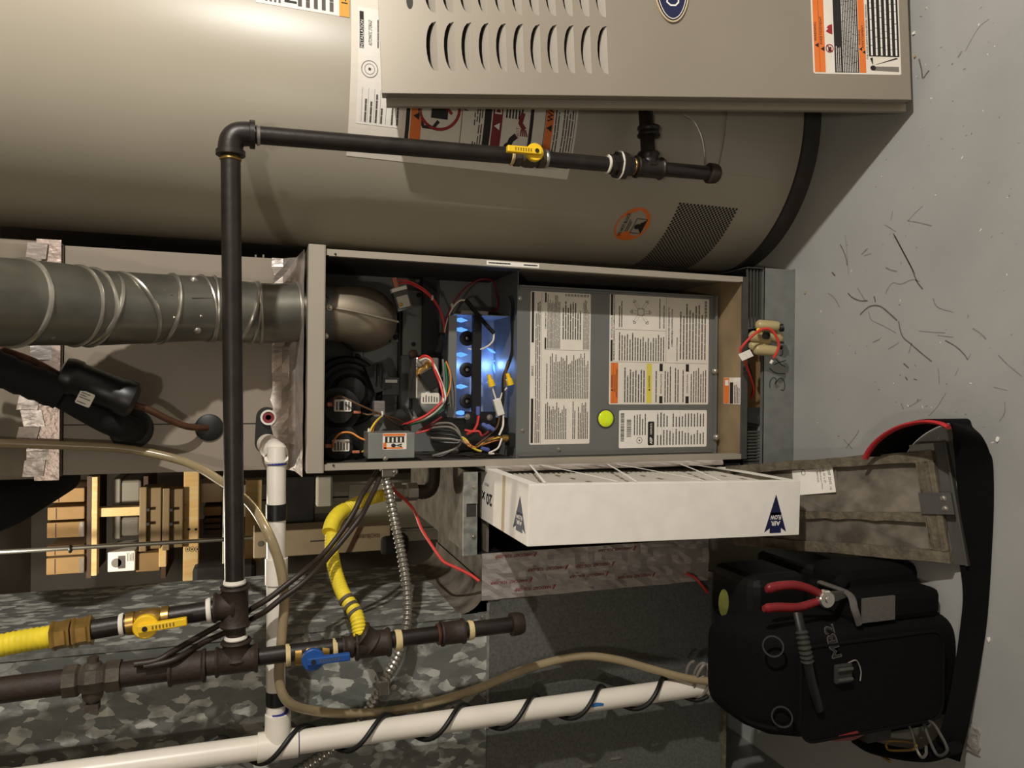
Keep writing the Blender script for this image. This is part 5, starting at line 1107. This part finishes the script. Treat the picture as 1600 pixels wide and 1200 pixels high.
# control cables
c1c = obj('control_cable', tube(B(), PT([(590,735,.03),(582,748,.02),(565,775,-.02),(553,800,-.04),(530,835,-.06),(505,866,-.08),(475,892,-.130),(450,912,-.143),(420,935,-.147),(395,950,-.138),(378,962,-.118),(352,972,-.115),(310,995,-.13),(270,1018,-.165),(245,1032,-.176),(210,1038,-.176)]), .0052, 10, 8), 'cable_brown', smooth=True); tag(c1c, 'dark brown control cable slanting from the furnace to the gas pipe, inner one', 'cable', 'brown control cables')
c2c = obj('control_cable', tube(B(), PT([(596,738,.03),(590,755,.01),(578,780,-.02),(565,805,-.05),(545,832,-.065),(520,862,-.08),(492,893,-.125),(468,915,-.143),(440,935,-.147),(415,955,-.143),(392,968,-.12),(360,985,-.115),(320,1003,-.13),(285,1024,-.168),(262,1034,-.177),(225,1041,-.177)]), .0052, 10, 8), 'cable_brown', smooth=True); tag(c2c, 'dark brown control cable slanting from the furnace to the gas pipe, outer one', 'cable', 'brown control cables')
rw = obj('thermostat_wire', tube(B(), PT([(608,752,.04),(618,768,.10),(636,784,.12),(648,800,.12),(658,825,.10),(672,848,.07),(684,866,.05),(694,878,.04),(715,888,.02),(735,898,-.0),(749,908,-.012)]), .0034, 8, 8), 'wire_red', smooth=True); tag(rw, 'red thermostat wire trailing from the furnace to the foil-taped cabinet', 'wire')
rw2 = obj('thermostat_wire', tube(B(), PT([(1072,896,-.015),(1085,902,-.02),(1096,914,-.03),(1106,926,-.03)]), .0032, 8, 6), 'wire_red', smooth=True); tag(rw2, 'short red wire end below the foil tape, near the black pump', 'wire')
# ================================================================== storage shelves in the room behind
BY = 2.05
def bbox_px(xa, xb, ya, yb, Y, depth):           # picture box -> world box (x: height, y: left/right)
    c = at((xa+xb)/2, (ya+yb)/2, Y); x0 = at((xa+xb)/2, yb, Y).x; x1 = at((xa+xb)/2, ya, Y).x; z1 = at(xa, (ya+yb)/2, Y).z; z0 = at(xb, (ya+yb)/2, Y).z
    return x0, x1, Y, Y+depth, z0, z1
def bthing(name, px, Y, depth, mat, label, cat, group=None, bevel=.004, parts=None):
    a = bbox_px(*px, Y, depth); t = thing(name, ((a[0]+a[1])/2, (a[2]+a[3])/2, a[4]), label, cat, group)
    obj('body', box(B(), *a), mat, t, bevel=bevel); return t, a
# lumber frame
def lumber(px, Y, depth, label, mat='wood', nm='wood_stud'):
    a = bbox_px(*px, Y, depth); o = obj(nm, box(B(), *a), mat, bevel=.003); tag(o, label, 'lumber', 'shelf lumber'); return o, a
o, ashelf = lumber((287,311,560,960), 1.98, .038, 'wide knotty pine board of the back shelf, level with the vent', 'wood_x', 'shelf_board')
D = Decal(front_map(1.98)); 
for x, y in ((295,827), (306,827)): u, v = XZ(x, y, 1.98); D.disc(u, v, .006, .006, 'ink', .0008, 10)
D.build('nail_holes', o); D = Decal(front_map(1.98))
for x, y in ((293,858), (300,858), (308,858)): u, v = XZ(x, y, 1.98); D.ring(u, v, .012, .010, .002, 'dark_wood', .0008); D.disc(u, v, .005, .004, 'dark_wood', .0008, 10)
D.build('knot_marks', o); D = Decal(front_map(1.98)); u, v = XZ(299, 800, 1.98)
D.ring(u, v, .04, .05, .0015, 'dark_wood', .0008, 20, .4, 2.7)
D.build('grain_marks', o)
lumber((200,850,570,600), 2.3, .04, 'plain stud behind the storage boxes', 'wood')[0] if False else None
lumber((143,220,793,807), 2.02, .05, 'short pine post between the storage boxes and the brown crates', 'wood', 'post')
lumber((143,152,745,900), 2.00, .05, 'thin pine rail above the pine post', 'wood_x', 'rail')
lumber((383,409,750,880), 2.02, .05, 'pine board right of the black gas pipe, behind the vinyl tube', 'wood_x', 'shelf_board')
lumber((348,356,742,882), 1.94, .03, 'pale edge strip right beside the black gas pipe', 'appliance_white', 'edge_strip')
lumber((248,260,851,886), 2.06, .05, 'pine offcut under the brown crates', 'wood_x', 'offcut')
# row of flat cardboard boxes
for k, (ya, yb, xa) in enumerate(((763,785,78), (792,812,74), (816,840,73), (853,868,72), (871,897,72))):
    t, a = bthing('storage_box', (xa, 132, ya, yb), 2.08, .30, 'cardboard', ['rightmost upright cardboard box on the back shelf', 'second cardboard box from the furnace on the back shelf', 'taped cardboard box in the middle of the back shelf', 'thin cardboard box beside the chrome pole', 'leftmost cardboard box with shrink wrap on the back shelf'][k], 'box', 'cardboard boxes on the back shelf')
    obj('lid_seam', box(B(), a[0]+.004, a[1]-.004, 2.078, 2.080, a[5]-.035, a[5]-.031), 'dark_wood', t)
    if k in (2, 4): obj('tape', box(B(), a[0]+.002, a[1]-.002, 2.0785, 2.0795, a[4]+.002, a[4]+.02), 'clear_bag', t)
rack = thing('storage_rack', (-.9, 2.25, 0), 'dark stained storage rack carrying the cardboard boxes and cartons', 'rack')
for x in (-1.45, -.34):
    for y in (2.10, 2.42): obj('upright', box(B(), x-.02, x+.02, y-.02, y+.02, 0, 2.3), 'dark_wood', rack)
for xp, Y, ya, yb in ((133, 2.08, 745, 905), (221.5, 2.10, 745, 842), (347, 2.08, 745, 842), (250.5, 2.06, 862, 905), (212, 2.05, 861, 862.5)):
    z = XZ(xp, 820, Y)[1]; xa_, xb_ = at(xp, yb, Y).x, at(xp, ya, Y).x; obj('rack_board', box(B(), xa_, xb_, Y+.015, 2.44, z-.022, z-.003), 'dark_wood', rack)
# grey totes
for k, (px, lb) in enumerate((((181,221,750,790), 'grey plastic tote on the upper shelf, nearest the furnace'), ((181,219,808,838), 'grey plastic tote with embossed numbers below the pine post'))):
    t, a = bthing('storage_tote', px, 2.10, .35, 'tote_grey', lb, 'tote', 'grey storage totes', .012)
    obj('lid', box(B(), a[0]-.008, a[1]+.008, 2.09, 2.46, a[5]-.02, a[5]+.012), 'tote_grey', t, bevel=.005)
    if k == 1: D = Decal(front_map(2.10)); D.text('23', (a[0]+a[1])/2, (a[4]+a[5])/2, .045, 'ink_grey', .001); D.build('embossed_number', t)
# brown crates
for k, px in enumerate(((220,252,762,858), (256,286,764,856))):
    t, a = bthing('crate', px, 1.96, .12, 'brown_laminate', ['upper brown laminate drawer crate behind the coil', 'lower brown laminate drawer crate resting on the pine board'][k], 'crate', 'brown crates', .004)
    obj('rim', box(B(), a[0]-.006, a[1]+.006, 1.945, 1.96, a[5]-.024, a[5]+.004), 'brown_laminate', t, bevel=.003)
    for y in (796, 818): p = at(px[0]+9, y, 1.945); bm = B(); box(bm, p.x-.008, p.x+.004, 1.940, 1.946, p.z-.012, p.z+.002); obj('notch', bm, 'ink', t)
t, a = bthing('product_box', (168,211,862,893), 2.05, .25, 'white_card', 'white printed carton with a black picture, low on the back shelf', 'box'); D = Decal(front_map(2.05)); w_, h_ = a[1]-a[0], a[5]-a[4]
D.rect(a[0]+w_*.15, a[4]+h_*.35, a[0]+w_*.8, a[4]+h_*.62, 'ink_soft', .001); D.disc(a[0]+w_*.45, a[4]+h_*.68, .02, .02, 'ink_grey', .001); D.lines(a[0]+w_*.5, a[4]+h_*.04, a[1]-.004, a[4]+h_*.3, 5, 'ink_soft', 7, .4, .001); D.build('picture', t)
bthing('storage_box', (212,250,864,893), 2.07, .25, 'cardboard', 'plain cardboard box beside the white printed carton', 'box')
t, a = bthing('small_appliance', (313,347,755,785), 2.08, .2, 'cardboard_pale', 'faded pinkish carton beyond the pine board', 'box'); t, a = bthing('storage_box', (318,346,792,806), 2.08, .2, 'cardboard', 'small cardboard box with knots printed, beyond the pine board', 'box')
for k in range(3): bthing('stacked_tray', (318,345,810+9*k,817+9*k), 2.08, .2, 'dark_wood', ['top dark tray of the small stack beyond the pine board', 'middle dark tray of the small stack beyond the pine board', 'bottom dark tray of the small stack beyond the pine board'][k], 'tray', 'dark trays', .002)
# chrome pole
bm = B(); pA, pB = at(-80, 867, 1.75), at(218, 850, 1.75); pC = pA + (pB-pA)*2.2; cyl(bm, V((pA.x, 1.75, pA.z)), V((pC.x, 1.75, 0.0)), .009, 14); pole = obj('chrome_pole', bm, 'chrome', smooth=True); tag(pole, 'thin chrome pole standing in front of the cardboard boxes', 'pole')
bm = B(); torus(bm, at(110, 857.5, 1.75), (pB-pA), .011, .006, 16, 8); obj('collar', bm, 'black_rubber', pole, smooth=True)
# tall carton with printed name
t, a = bthing('long_carton', (396,610,826,866), 1.72, .16, 'cardboard_pale', 'long pale cardboard carton standing on end with red brown lettering', 'box', None, .004)
sl_ = (at(610, 805, 1.72).x - at(396, 832, 1.72).x)
D = Decal(plane_map((a[0], 1.72, a[5]), (0,0,-1), (1,0,0))); Lz = a[5]-a[4]; wx = a[1]-a[0]
D.text('BABYBJ\u00D6RN', Lz*.83, wx*.62, .028, 'copper', .001, width=Lz*.17); D.build('lettering', t); D = Decal(plane_map((a[0], 1.72, a[5]), (0,0,-1), (1,0,0))); D.poly([(Lz*.66, 0.001), (Lz*.70, .001), (Lz*.79, wx-.001), (Lz*.75, wx-.001)], 'wire_brown', .001); D.build('stripe', t); D = Decal(plane_map((a[0], 1.72, a[5]), (0,0,-1), (1,0,0))); D.rect(Lz*.40, wx*.50, Lz*.53, wx*.56, 'ink_soft', .001); D.build('hand_slot', t); D = Decal(plane_map((a[0], 1.72, a[5]), (0,0,-1), (1,0,0))); D.disc(Lz*.05, wx*.55, .012, .012, 'ink_grey', .001); D.rect(Lz*.11, wx*.45, Lz*.15, wx*.62, 'ink_soft', .001); D.build('lettering', t)
# white cabinet and other white goods
t, a = bthing('white_cabinet', (300,800,752,800), 2.6, .3, 'appliance_white', 'off-white cabinet standing behind the armored conduit', 'cabinet', None, .006)
t.location.z = 0 if False else t.location.z
obj('door_gap', box(B(), (a[0]+a[1])/2-.004, (a[0]+a[1])/2+.004, 2.598, 2.602, a[4], a[5]-.2), 'ink', t)
t2, a2 = bthing('leaning_board', (545,850,752,842), 1.95, .02, 'appliance_white', 'leaning off-white board behind the yellow gas connector', 'board')
t3, a3 = bthing('dark_screen', (418,492,745,830), 1.90, .05, 'dark_stuff', 'black flat screen stored behind the drain pipe', 'screen', None, .006)
t4, a4 = bthing('pale_tray', (494,520,745,792), 1.88, .05, 'appliance_white', 'pale plastic tray with rounded corners beside the black screen', 'tray', None, .01)
t5, a5 = bthing('garment_bag', (596,640,838,868), 1.70, .12, 'dark_stuff', 'crumpled dark bag beside the long carton', 'bag', None, .02)
t6, a6 = bthing('dark_bin', (300,400,884,960), 1.9, .12, 'dark_stuff', 'black storage bin under the pine boards', 'bin', None, .02)
# black return elbow at the top left
be = obj('black_duct', tube(B(), [at(-160, 820, .34), at(-70, 800, .36), at(0, 783, .40), at(50, 762, .50), at(95, 742, .64)], .07, 22, 6, rfun=lambda t, i: .078 - .03*t), 'black_foam', smooth=True); tag(be, 'fat black insulated duct curving off behind the plenum', 'duct')

# ================================================================== tan bundle hanging in front of the stand
wb = thing('wire_bundle', at(1190, 530, -.04), 'bundle of tan plastic tubes with a red wire, hung on the stand front', 'wire bundle')
def capsule(a, b, r, mat, name='tan_tube'):
    a = V(a); b = V(b); L = (b-a).length; bm = B(); turned(bm, a, b-a, [(-r*.7, 0), (-r*.6, r*.5), (-r*.3, r*.85), (0, r), (L, r*.95), (L+r*.3, r*.8), (L+r*.5, r*.5)], 18); return obj(name, bm, mat, wb, smooth=True)
for pa, pb_, r in (((1186,508,-.030),(1214,510,-.045),.0135), ((1176,525,-.028),(1200,530,-.036),.0135), ((1182,546,-.030),(1212,549,-.045),.0140), ((1200,522,-.022),(1218,528,-.03),.016), ((1175,540,-.02),(1196,540,-.03),.012)): capsule(at(*pa), at(*pb_), r, 'tan_plastic')
for x, y, d in ((1222,512,(.2,-.4,-1)), (1222,540,(-.2,-.5,-.8)), (1198,524,(.1,-1,-.1))):
    bm = B(); turned(bm, at(x, y, -.055), d, [(-.006, .009), (.002, .010), (.003, .006), (.001, .0055), (.001, 0)], 14); obj('end_cap', bm, 'black_rubber', wb, smooth=True)
bm = B(); turned(bm, at(1186, 518, -.055), (.3,-.5,.6), [(0, .006), (.010, .0045), (.012, 0)], 10); obj('wire_nut', bm, 'yellow_plastic', wb, smooth=True)
obj('red_wire', tube(B(), PT([(1157,550,-.045),(1158,544,-.05),(1168,532,-.058),(1180,521,-.064),(1192,514,-.068),(1204,515,-.072),(1213,526,-.074),(1217,540,-.072),(1213,552,-.066),(1209,559,-.06)]), .0032, 8, 8), 'wire_red', wb, smooth=True)
bm = B(); p = at(1207, 563, -.06); q = at(1204, 568, -.058); turned(bm, p, q-p, [(0, .0038), ((q-p).length, .0036)], 10); obj('crimp', bm, 'white_plastic', wb, smooth=True)
obj('red_wire', tube(B(), PT([(1160,555,-.045),(1165,566,-.03),(1170,582,-.005),(1176,600,.015),(1178,612,.03),(1174,622,.05)]), .0030, 8, 8), 'wire_red', wb, smooth=True)
for k, (x, y) in enumerate(((1161,557), (1170,553))):
    bm = B(); c = at(x, y, -.05); Rk = random.Random(k); a_ = [V((Rk.uniform(-1,1), Rk.uniform(-.4,.4), Rk.uniform(-1,1)))*.008 for _ in range(3)]; obox(bm, c, V((.008,.002,.004)), V((0,.0012,0)), V((-.003,0,.008))); obj('paper_tag', bm, 'white_plastic', wb, bevel=.001)

# ================================================================== condensate pump behind the bag
pump = thing('condensate_pump', (-.52, -.16, 0), 'black condensate pump standing on the floor behind the tool bag', 'pump')
obj('tank', box(B(), -.66, -.44, -.25, -.03, .0, .125), 'black_paint', pump, bevel=.012); obj('motor_cover', box(B(), -.57, -.45, -.22, -.06, .125, .275), 'black_paint', pump, bevel=.02)
p = at(1131, 942, -.222); bm = B(); prism(bm, [V((p.x + .028*math.cos(2*math.pi*k/28), -.2205, p.z + .012*math.sin(2*math.pi*k/28))) for k in range(28)], (0,-.0015,0)); pl_ = obj('oval_badge', bm, 'badge_green', pump, label='dull yellow green oval badge'); 
for k in range(5): bm = B(); torus(bm, (at(1118, 1030, -.20).x, -.19, .27 - .010*k), (0,0,1), .030, .004, 24, 8); obj('cooling_ring', bm, 'black_rubber', pump, smooth=True)
bm = B(); turned(bm, (at(1118, 1030, -.20).x, -.19, .125), (0,0,1), [(0, .030), (.14, .030), (.15, .020)], 24); obj('check_valve', bm, 'black_paint', pump, smooth=True)

# ================================================================== tool bag
bag = thing('tool_bag', (-.605, -.39, 0), 'black nylon tool bag with a shoulder strap and grey letters, standing on the floor', 'tool bag')
X0, X1, YF, YB = -.682, -.478, -.475, -.290
bm = B(); rows = []
prof = [(0,.94,.94,0),(.012,.99,.99,0),(.10,1,1,0),(.25,1,1,.004),(.34,.985,.98,.010),(.385,.95,.90,.022),(.410,.88,.74,.040),(.425,.74,.50,.055),(.430,.5,.25,.060)]
def sup(a, n=4.5): c, s = math.cos(a), math.sin(a); return math.copysign(abs(c)**(2/n), c), math.copysign(abs(s)**(2/n), s)
for z, sx, sy, dy in prof:
    r = []
    for k in range(48):
        c, s = sup(2*math.pi*k/48); r.append(bm.verts.new(((X0+X1)/2 + c*sx*(X1-X0)/2, (YF+YB)/2 + dy + s*sy*(YB-YF)/2, z)))
    rows.append(r)
for a, b in zip(rows, rows[1:]):
    for k in range(48): bm.faces.new((a[k], a[(k+1)%48], b[(k+1)%48], b[k]))
bm.faces.new(rows[0]); bm.faces.new(rows[-1]); obj('body', bm, 'black_nylon', bag, smooth=True)
FY = YF-.004
def fpt(x, y, Y=FY): return at(x, y, Y)
ua, va = XZ(1420, 1135, FY); ub, vb = XZ(1262, 975, FY)
bm = B(); pts = rounded(X0+.020, .05, X1-.018, .375, .03, 5); prism(bm, [V((p, YF-.010, q)) for p, q in pts], (0,.012,0)); obj('front_flap', bm, 'black_nylon', bag, bevel=.004)
bm = B(); pts = rounded(X0+.012, .30, X1-.012, .420, .04, 5); 
obj('flap_piping', tube(B(), [V((p, YF-.010, q)) for p, q in rounded(X0+.020, .05, X1-.018, .375, .03, 5)] + [V((X1-.018, YF-.010, .345))], .0026, 6, 1), 'black_web', bag, smooth=True)
# top edge welt
obj('top_welt', tube(B(), PT([(1150,1100,-.33),(1160,1120,-.38),(1180,1132,-.43),(1215,1140,-.465)]) , .004, 6, 6), 'black_web', bag, smooth=True)
# carrying handle across the front top
hp = [at(1246,958,-.488), at(1252,985,-.502), at(1257,1010,-.508), at(1262,1035,-.508), at(1268,1065,-.506), at(1275,1090,-.500), at(1280,1108,-.490)]
hd_ = obj('carry_handle', tube(B(), hp, .0085, 12, 8, flat=(1, .75)), 'black_rubber', bag, smooth=True); obj('handle_grip', ringed(B(), [hp[1], hp[2], hp[3]], .0112, .008, .0028, 12, 4), 'charcoal', hd_, smooth=True)
# lettering
D = Decal(plane_map(V((0, YF-.0105, 0)), (1,0,0), (0,0,1))); c = at(1300, 1002, YF-.0105)
def outline_text(D, t, u, v, size, shear):
    vs, fs = glyphs(t, .035); D.text(t, u, v, size, 'grey_web', .0006, shear=shear, bold=.035, width=.064); D.text(t, u, v, size*.84, 'ink', .0010, shear=shear, bold=.0, width=.060)
dirv = V((1, .0, .36)).normalized(); vs = None
D2 = Decal(plane_map(V((c.x, YF-.0105, c.z)), dirv, V((-dirv.z, 0, dirv.x)))); outline_text(D2, 'MB2', 0, 0, .021, .25); D2.build('letters', bag)
# buckle plate
c = at(1316, 1050, YF-.011); bk = obj('buckle', box(B(), c.x-.018, c.x+.016, YF-.018, YF-.0105, c.z-.017, c.z+.020), 'charcoal', bag, bevel=.003); 
for dx in (-.010, .008): bm = B(); cyl(bm, (c.x+dx, YF-.020, c.z-.014), (c.x+dx, YF-.020, c.z+.017), .0032, 8); obj('buckle_bar', bm, 'dark_grey_metal', bk, smooth=True)
obj('tongue', tube(B(), PT([(1325,1036,YF-.012),(1338,1032,YF-.012),(1345,1048,YF-.012),(1344,1064,YF-.012)]), .0012, 6, 6), 'wire_grey', bag, smooth=True)
# D rings on the flap
for x, y in ((1208,1010), (1222,1120)):
    bm = B(); torus(bm, at(x, y, -.455), (.2,-1,.9), .017, .0022, 22, 6); obj('d_ring', bm, 'black_rubber', bag, smooth=True)
# side pockets
bm = B(); pts = rounded(-.46, .0, -.26, .24, .03, 4)
rp1 = obj('side_pocket', box(B(), X1-.006, X1+.050, -.455, -.315, .02, .225), 'black_nylon', bag, bevel=.014); obj('pocket_trim', tube(B(), [V((X1+.002, -.460, .225)), V((X1+.030, -.462, .238)), V((X1+.052, -.440, .232)), V((X1+.052, -.36, .225))], .0075, 8, 6, flat=(1,.6)), 'grey_web', rp1, smooth=True)
obj('pocket_panel', box(B(), X1+.002, X1+.046, -.459, -.454, .14, .215), 'grey_web', rp1)
rp2 = obj('side_pocket', box(B(), X1-.004, X1+.085, -.40, -.30, .01, .20), 'black_nylon', bag, bevel=.02); rp3 = obj('side_pocket', box(B(), X0-.020, X0+.006, -.44, -.32, .02, .235), 'black_nylon', bag, bevel=.012)
bm = B(); c = at(1314, 1141, -.468); turned(bm, c, (.06,0,1), [(-.058, 0), (-.045, .012), (-.02, .018), (.02, .017), (.045, .010), (.058, 0)], 16); obj('red_holster', bm, 'red_grip', bag, smooth=True, label='dull red tool grip in the left pocket')
obj('pocket_cover', box(B(), X0-.012, X0+.03, -.470, -.43, .155, .215), 'charcoal', bag, bevel=.006)
# clips at the lower left and upper right
for pts, mt, r in ((((1420,1133),(1425,1145),(1432,1170),(1440,1183),(1447,1178),(1447,1165)), 'zinc', .0026), (((1443,1130),(1452,1155),(1465,1180),(1480,1172),(1468,1145),(1455,1128),(1443,1131)), 'dark_grey_metal', .0028), (((1384,1162),(1392,1158),(1425,1160),(1432,1168),(1420,1172),(1390,1172),(1384,1164)), 'brass', .0024)):
    obj('strap_clip', tube(B(), [onz(x, y, .085) for x, y in pts], r, 8, 5), mt, bag, smooth=True)
bm = B(); p = onz(1376, 1179, .05); q = onz(1391, 1190, .05); cyl(bm, p, q, .0032, 8); obj('zip_pull', bm, 'brass', bag, smooth=True)
for x, y in ((1365,880), (1338,893)): bm = B(); torus(bm, at(x, y, -.33), (.3,-1,.4), .016, .0024, 22, 6); obj('snap_ring', bm, 'chrome', bag, smooth=True)
obj('clip_strap', tube(B(), PT([(1310,915,-.41),(1318,905,-.40),(1330,897,-.37),(1352,892,-.33),(1372,878,-.31)]), .011, 8, 6, flat=(1,.3)), 'black_web', bag, smooth=True)
obj('clip_webbing', tube(B(), [onz(1338, 1152, .06), onz(1365, 1168, .05), onz(1410, 1178, .045), onz(1455, 1180, .045), onz(1492, 1168, .05)], .022, 10, 6, flat=(.9, .5)), 'black_web', bag, smooth=True)
# shoulder strap: a flat band on edge, looping over the floor
def band(pts, hw, th, mat, name, parent, n=6):
    bm = B(); P = []; 
    for i in range(len(pts)-1): pass
    A = smooth_pts([p for p, q in pts], n); Bq = smooth_pts([q for p, q in pts], n); pr = None
    for i, (p, q) in enumerate(zip(A, Bq)):
        t = A[min(i+1, len(A)-1)] - A[max(i-1, 0)]; nn_ = t.cross(q-p); nn_ = nn_.normalized()*th/2 if nn_.length > 1e-9 else V((0,0,th/2))
        r = [bm.verts.new(p+nn_), bm.verts.new(q+nn_), bm.verts.new(q-nn_), bm.verts.new(p-nn_)]
        if pr:
            for k in range(4): bm.faces.new((pr[k], pr[(k+1)%4], r[(k+1)%4], r[k]))
        else: bm.faces.new(r)
        pr = r
    bm.faces.new(pr); return obj(name, bm, mat, parent, smooth=True)
S = [((1545,704,.006),(1491,706,.050)), ((1551,725,.004),(1496,760,.012)), ((1552,790,.004),(1502,810,.010)), ((1549,860,.004),(1500,870,.010)), ((1545,930,.004),(1505,930,.012)), ((1540,985,.004),(1500,985,.016)), ((1530,1050,.006),(1490,1050,.03)), ((1520,1100,.010),(1480,1105,.05)), ((1512,1140,.02),(1465,1150,.06)), ((1500,1190,.03),(1440,1170,.06))]
LN = [onz(x, y, .105) for x, y in ((1352,716),(1359,703),(1370,690),(1388,676),(1412,665),(1445,659),(1470,662),(1483,668))]
ss = band([(V((q.x+.004, q.y-.004, .006)), q + V((.004, -.004, -.002))) for q in LN[:-2]] + [(onz(1519, 668, .005), LN[-2] + V((.004, -.004, -.002))), (onz(1533, 682, .005), LN[-1] + V((.004, -.004, -.002)))] + [(onz(*a), onz(*b)) for a, b in S], 0, .003, 'black_web', 'shoulder_strap', bag)
obj('strap_lining', tube(B(), LN, .0062, 10, 6, flat=(1.3,.6), up=(0,0,1)), 'red_lining', bag, smooth=True, label='red lining along the strap edge')
# pliers in the right pocket
pl = thing('pliers', at(1285, 935, -.44), 'pair of pliers with dark red grips sticking out of the bag pocket', 'pliers')
for pts in (((1197,921),(1215,916),(1240,914),(1262,919),(1282,928)), ((1193,951),(1215,949),(1245,949),(1265,944),(1284,938))):
    obj('grip', tube(B(), [at(x, y, -.435) for x, y in pts], .0085, 12, 8, flat=(1,.8), rfun=lambda t, i: .0088 - .0018*t if t > .06 else .006), 'red_grip', pl, smooth=True)
bm = B(); c = at(1291, 936, -.44); turned(bm, c + V((0,.006,0)), (0,-1,.1), [(0, .0165), (.010, .0165), (.012, .014), (.012, .006), (.015, .005), (.015, 0)], 22); obj('pivot', bm, 'chrome', pl, smooth=True)
bm = B(); q = at(1328, 928, -.435); prism(bm, [c + V((.012,0,.004)), c + V((-.012,0,.004)), q + V((-.005,0,0)), q + V((.005,0,0))], (0,.008,0)); obj('jaws', bm, 'dark_grey_metal', pl, bevel=.001)

# ================================================================== litter on the floor
for k, (x, y, c_) in enumerate(((1258,457,'tan_plastic'), (1430,88,'tan_plastic'), (1428,52,'white_card'), (1559,686,'white_card'), (1546,999,'white_card'))):
    p = onz(x, y, .001); bm = B(); Rk = random.Random(k+30); pts = [p + V((Rk.uniform(.4,1)*.006*math.cos(a), Rk.uniform(.4,1)*.004*math.sin(a), 0)) for a in [1.05*i for i in range(6)]]; prism(bm, pts, (0,0,.002)); o = obj('paint_chip', bm, c_); tag(o, ['tan chip of debris by the front corner of the stand', 'tan curled shaving at the foot of the leaning door', 'white flake near the leaning door foot', 'white sliver beyond the shoulder strap loop', 'glittering flake beside the shoulder strap'][k], 'debris', 'floor debris')
bm = B(); Rk = random.Random(9); c = onz(1519, 1150, 0); g = {}
for i in range(7):
    for j in range(6): g[i, j] = bm.verts.new((c.x - .028 + .009*i + Rk.uniform(-.002,.002), c.y - .020 + .008*j + Rk.uniform(-.002,.002), .002 + Rk.uniform(0, .009)))
for i in range(6):
    for j in range(5): bm.faces.new((g[i,j], g[i+1,j], g[i+1,j+1], g[i,j+1]))
o = obj('plastic_wrapper', bm, 'clear_bag'); tag(o, 'crinkled clear plastic wrapper on the floor by the strap end', 'wrapper')
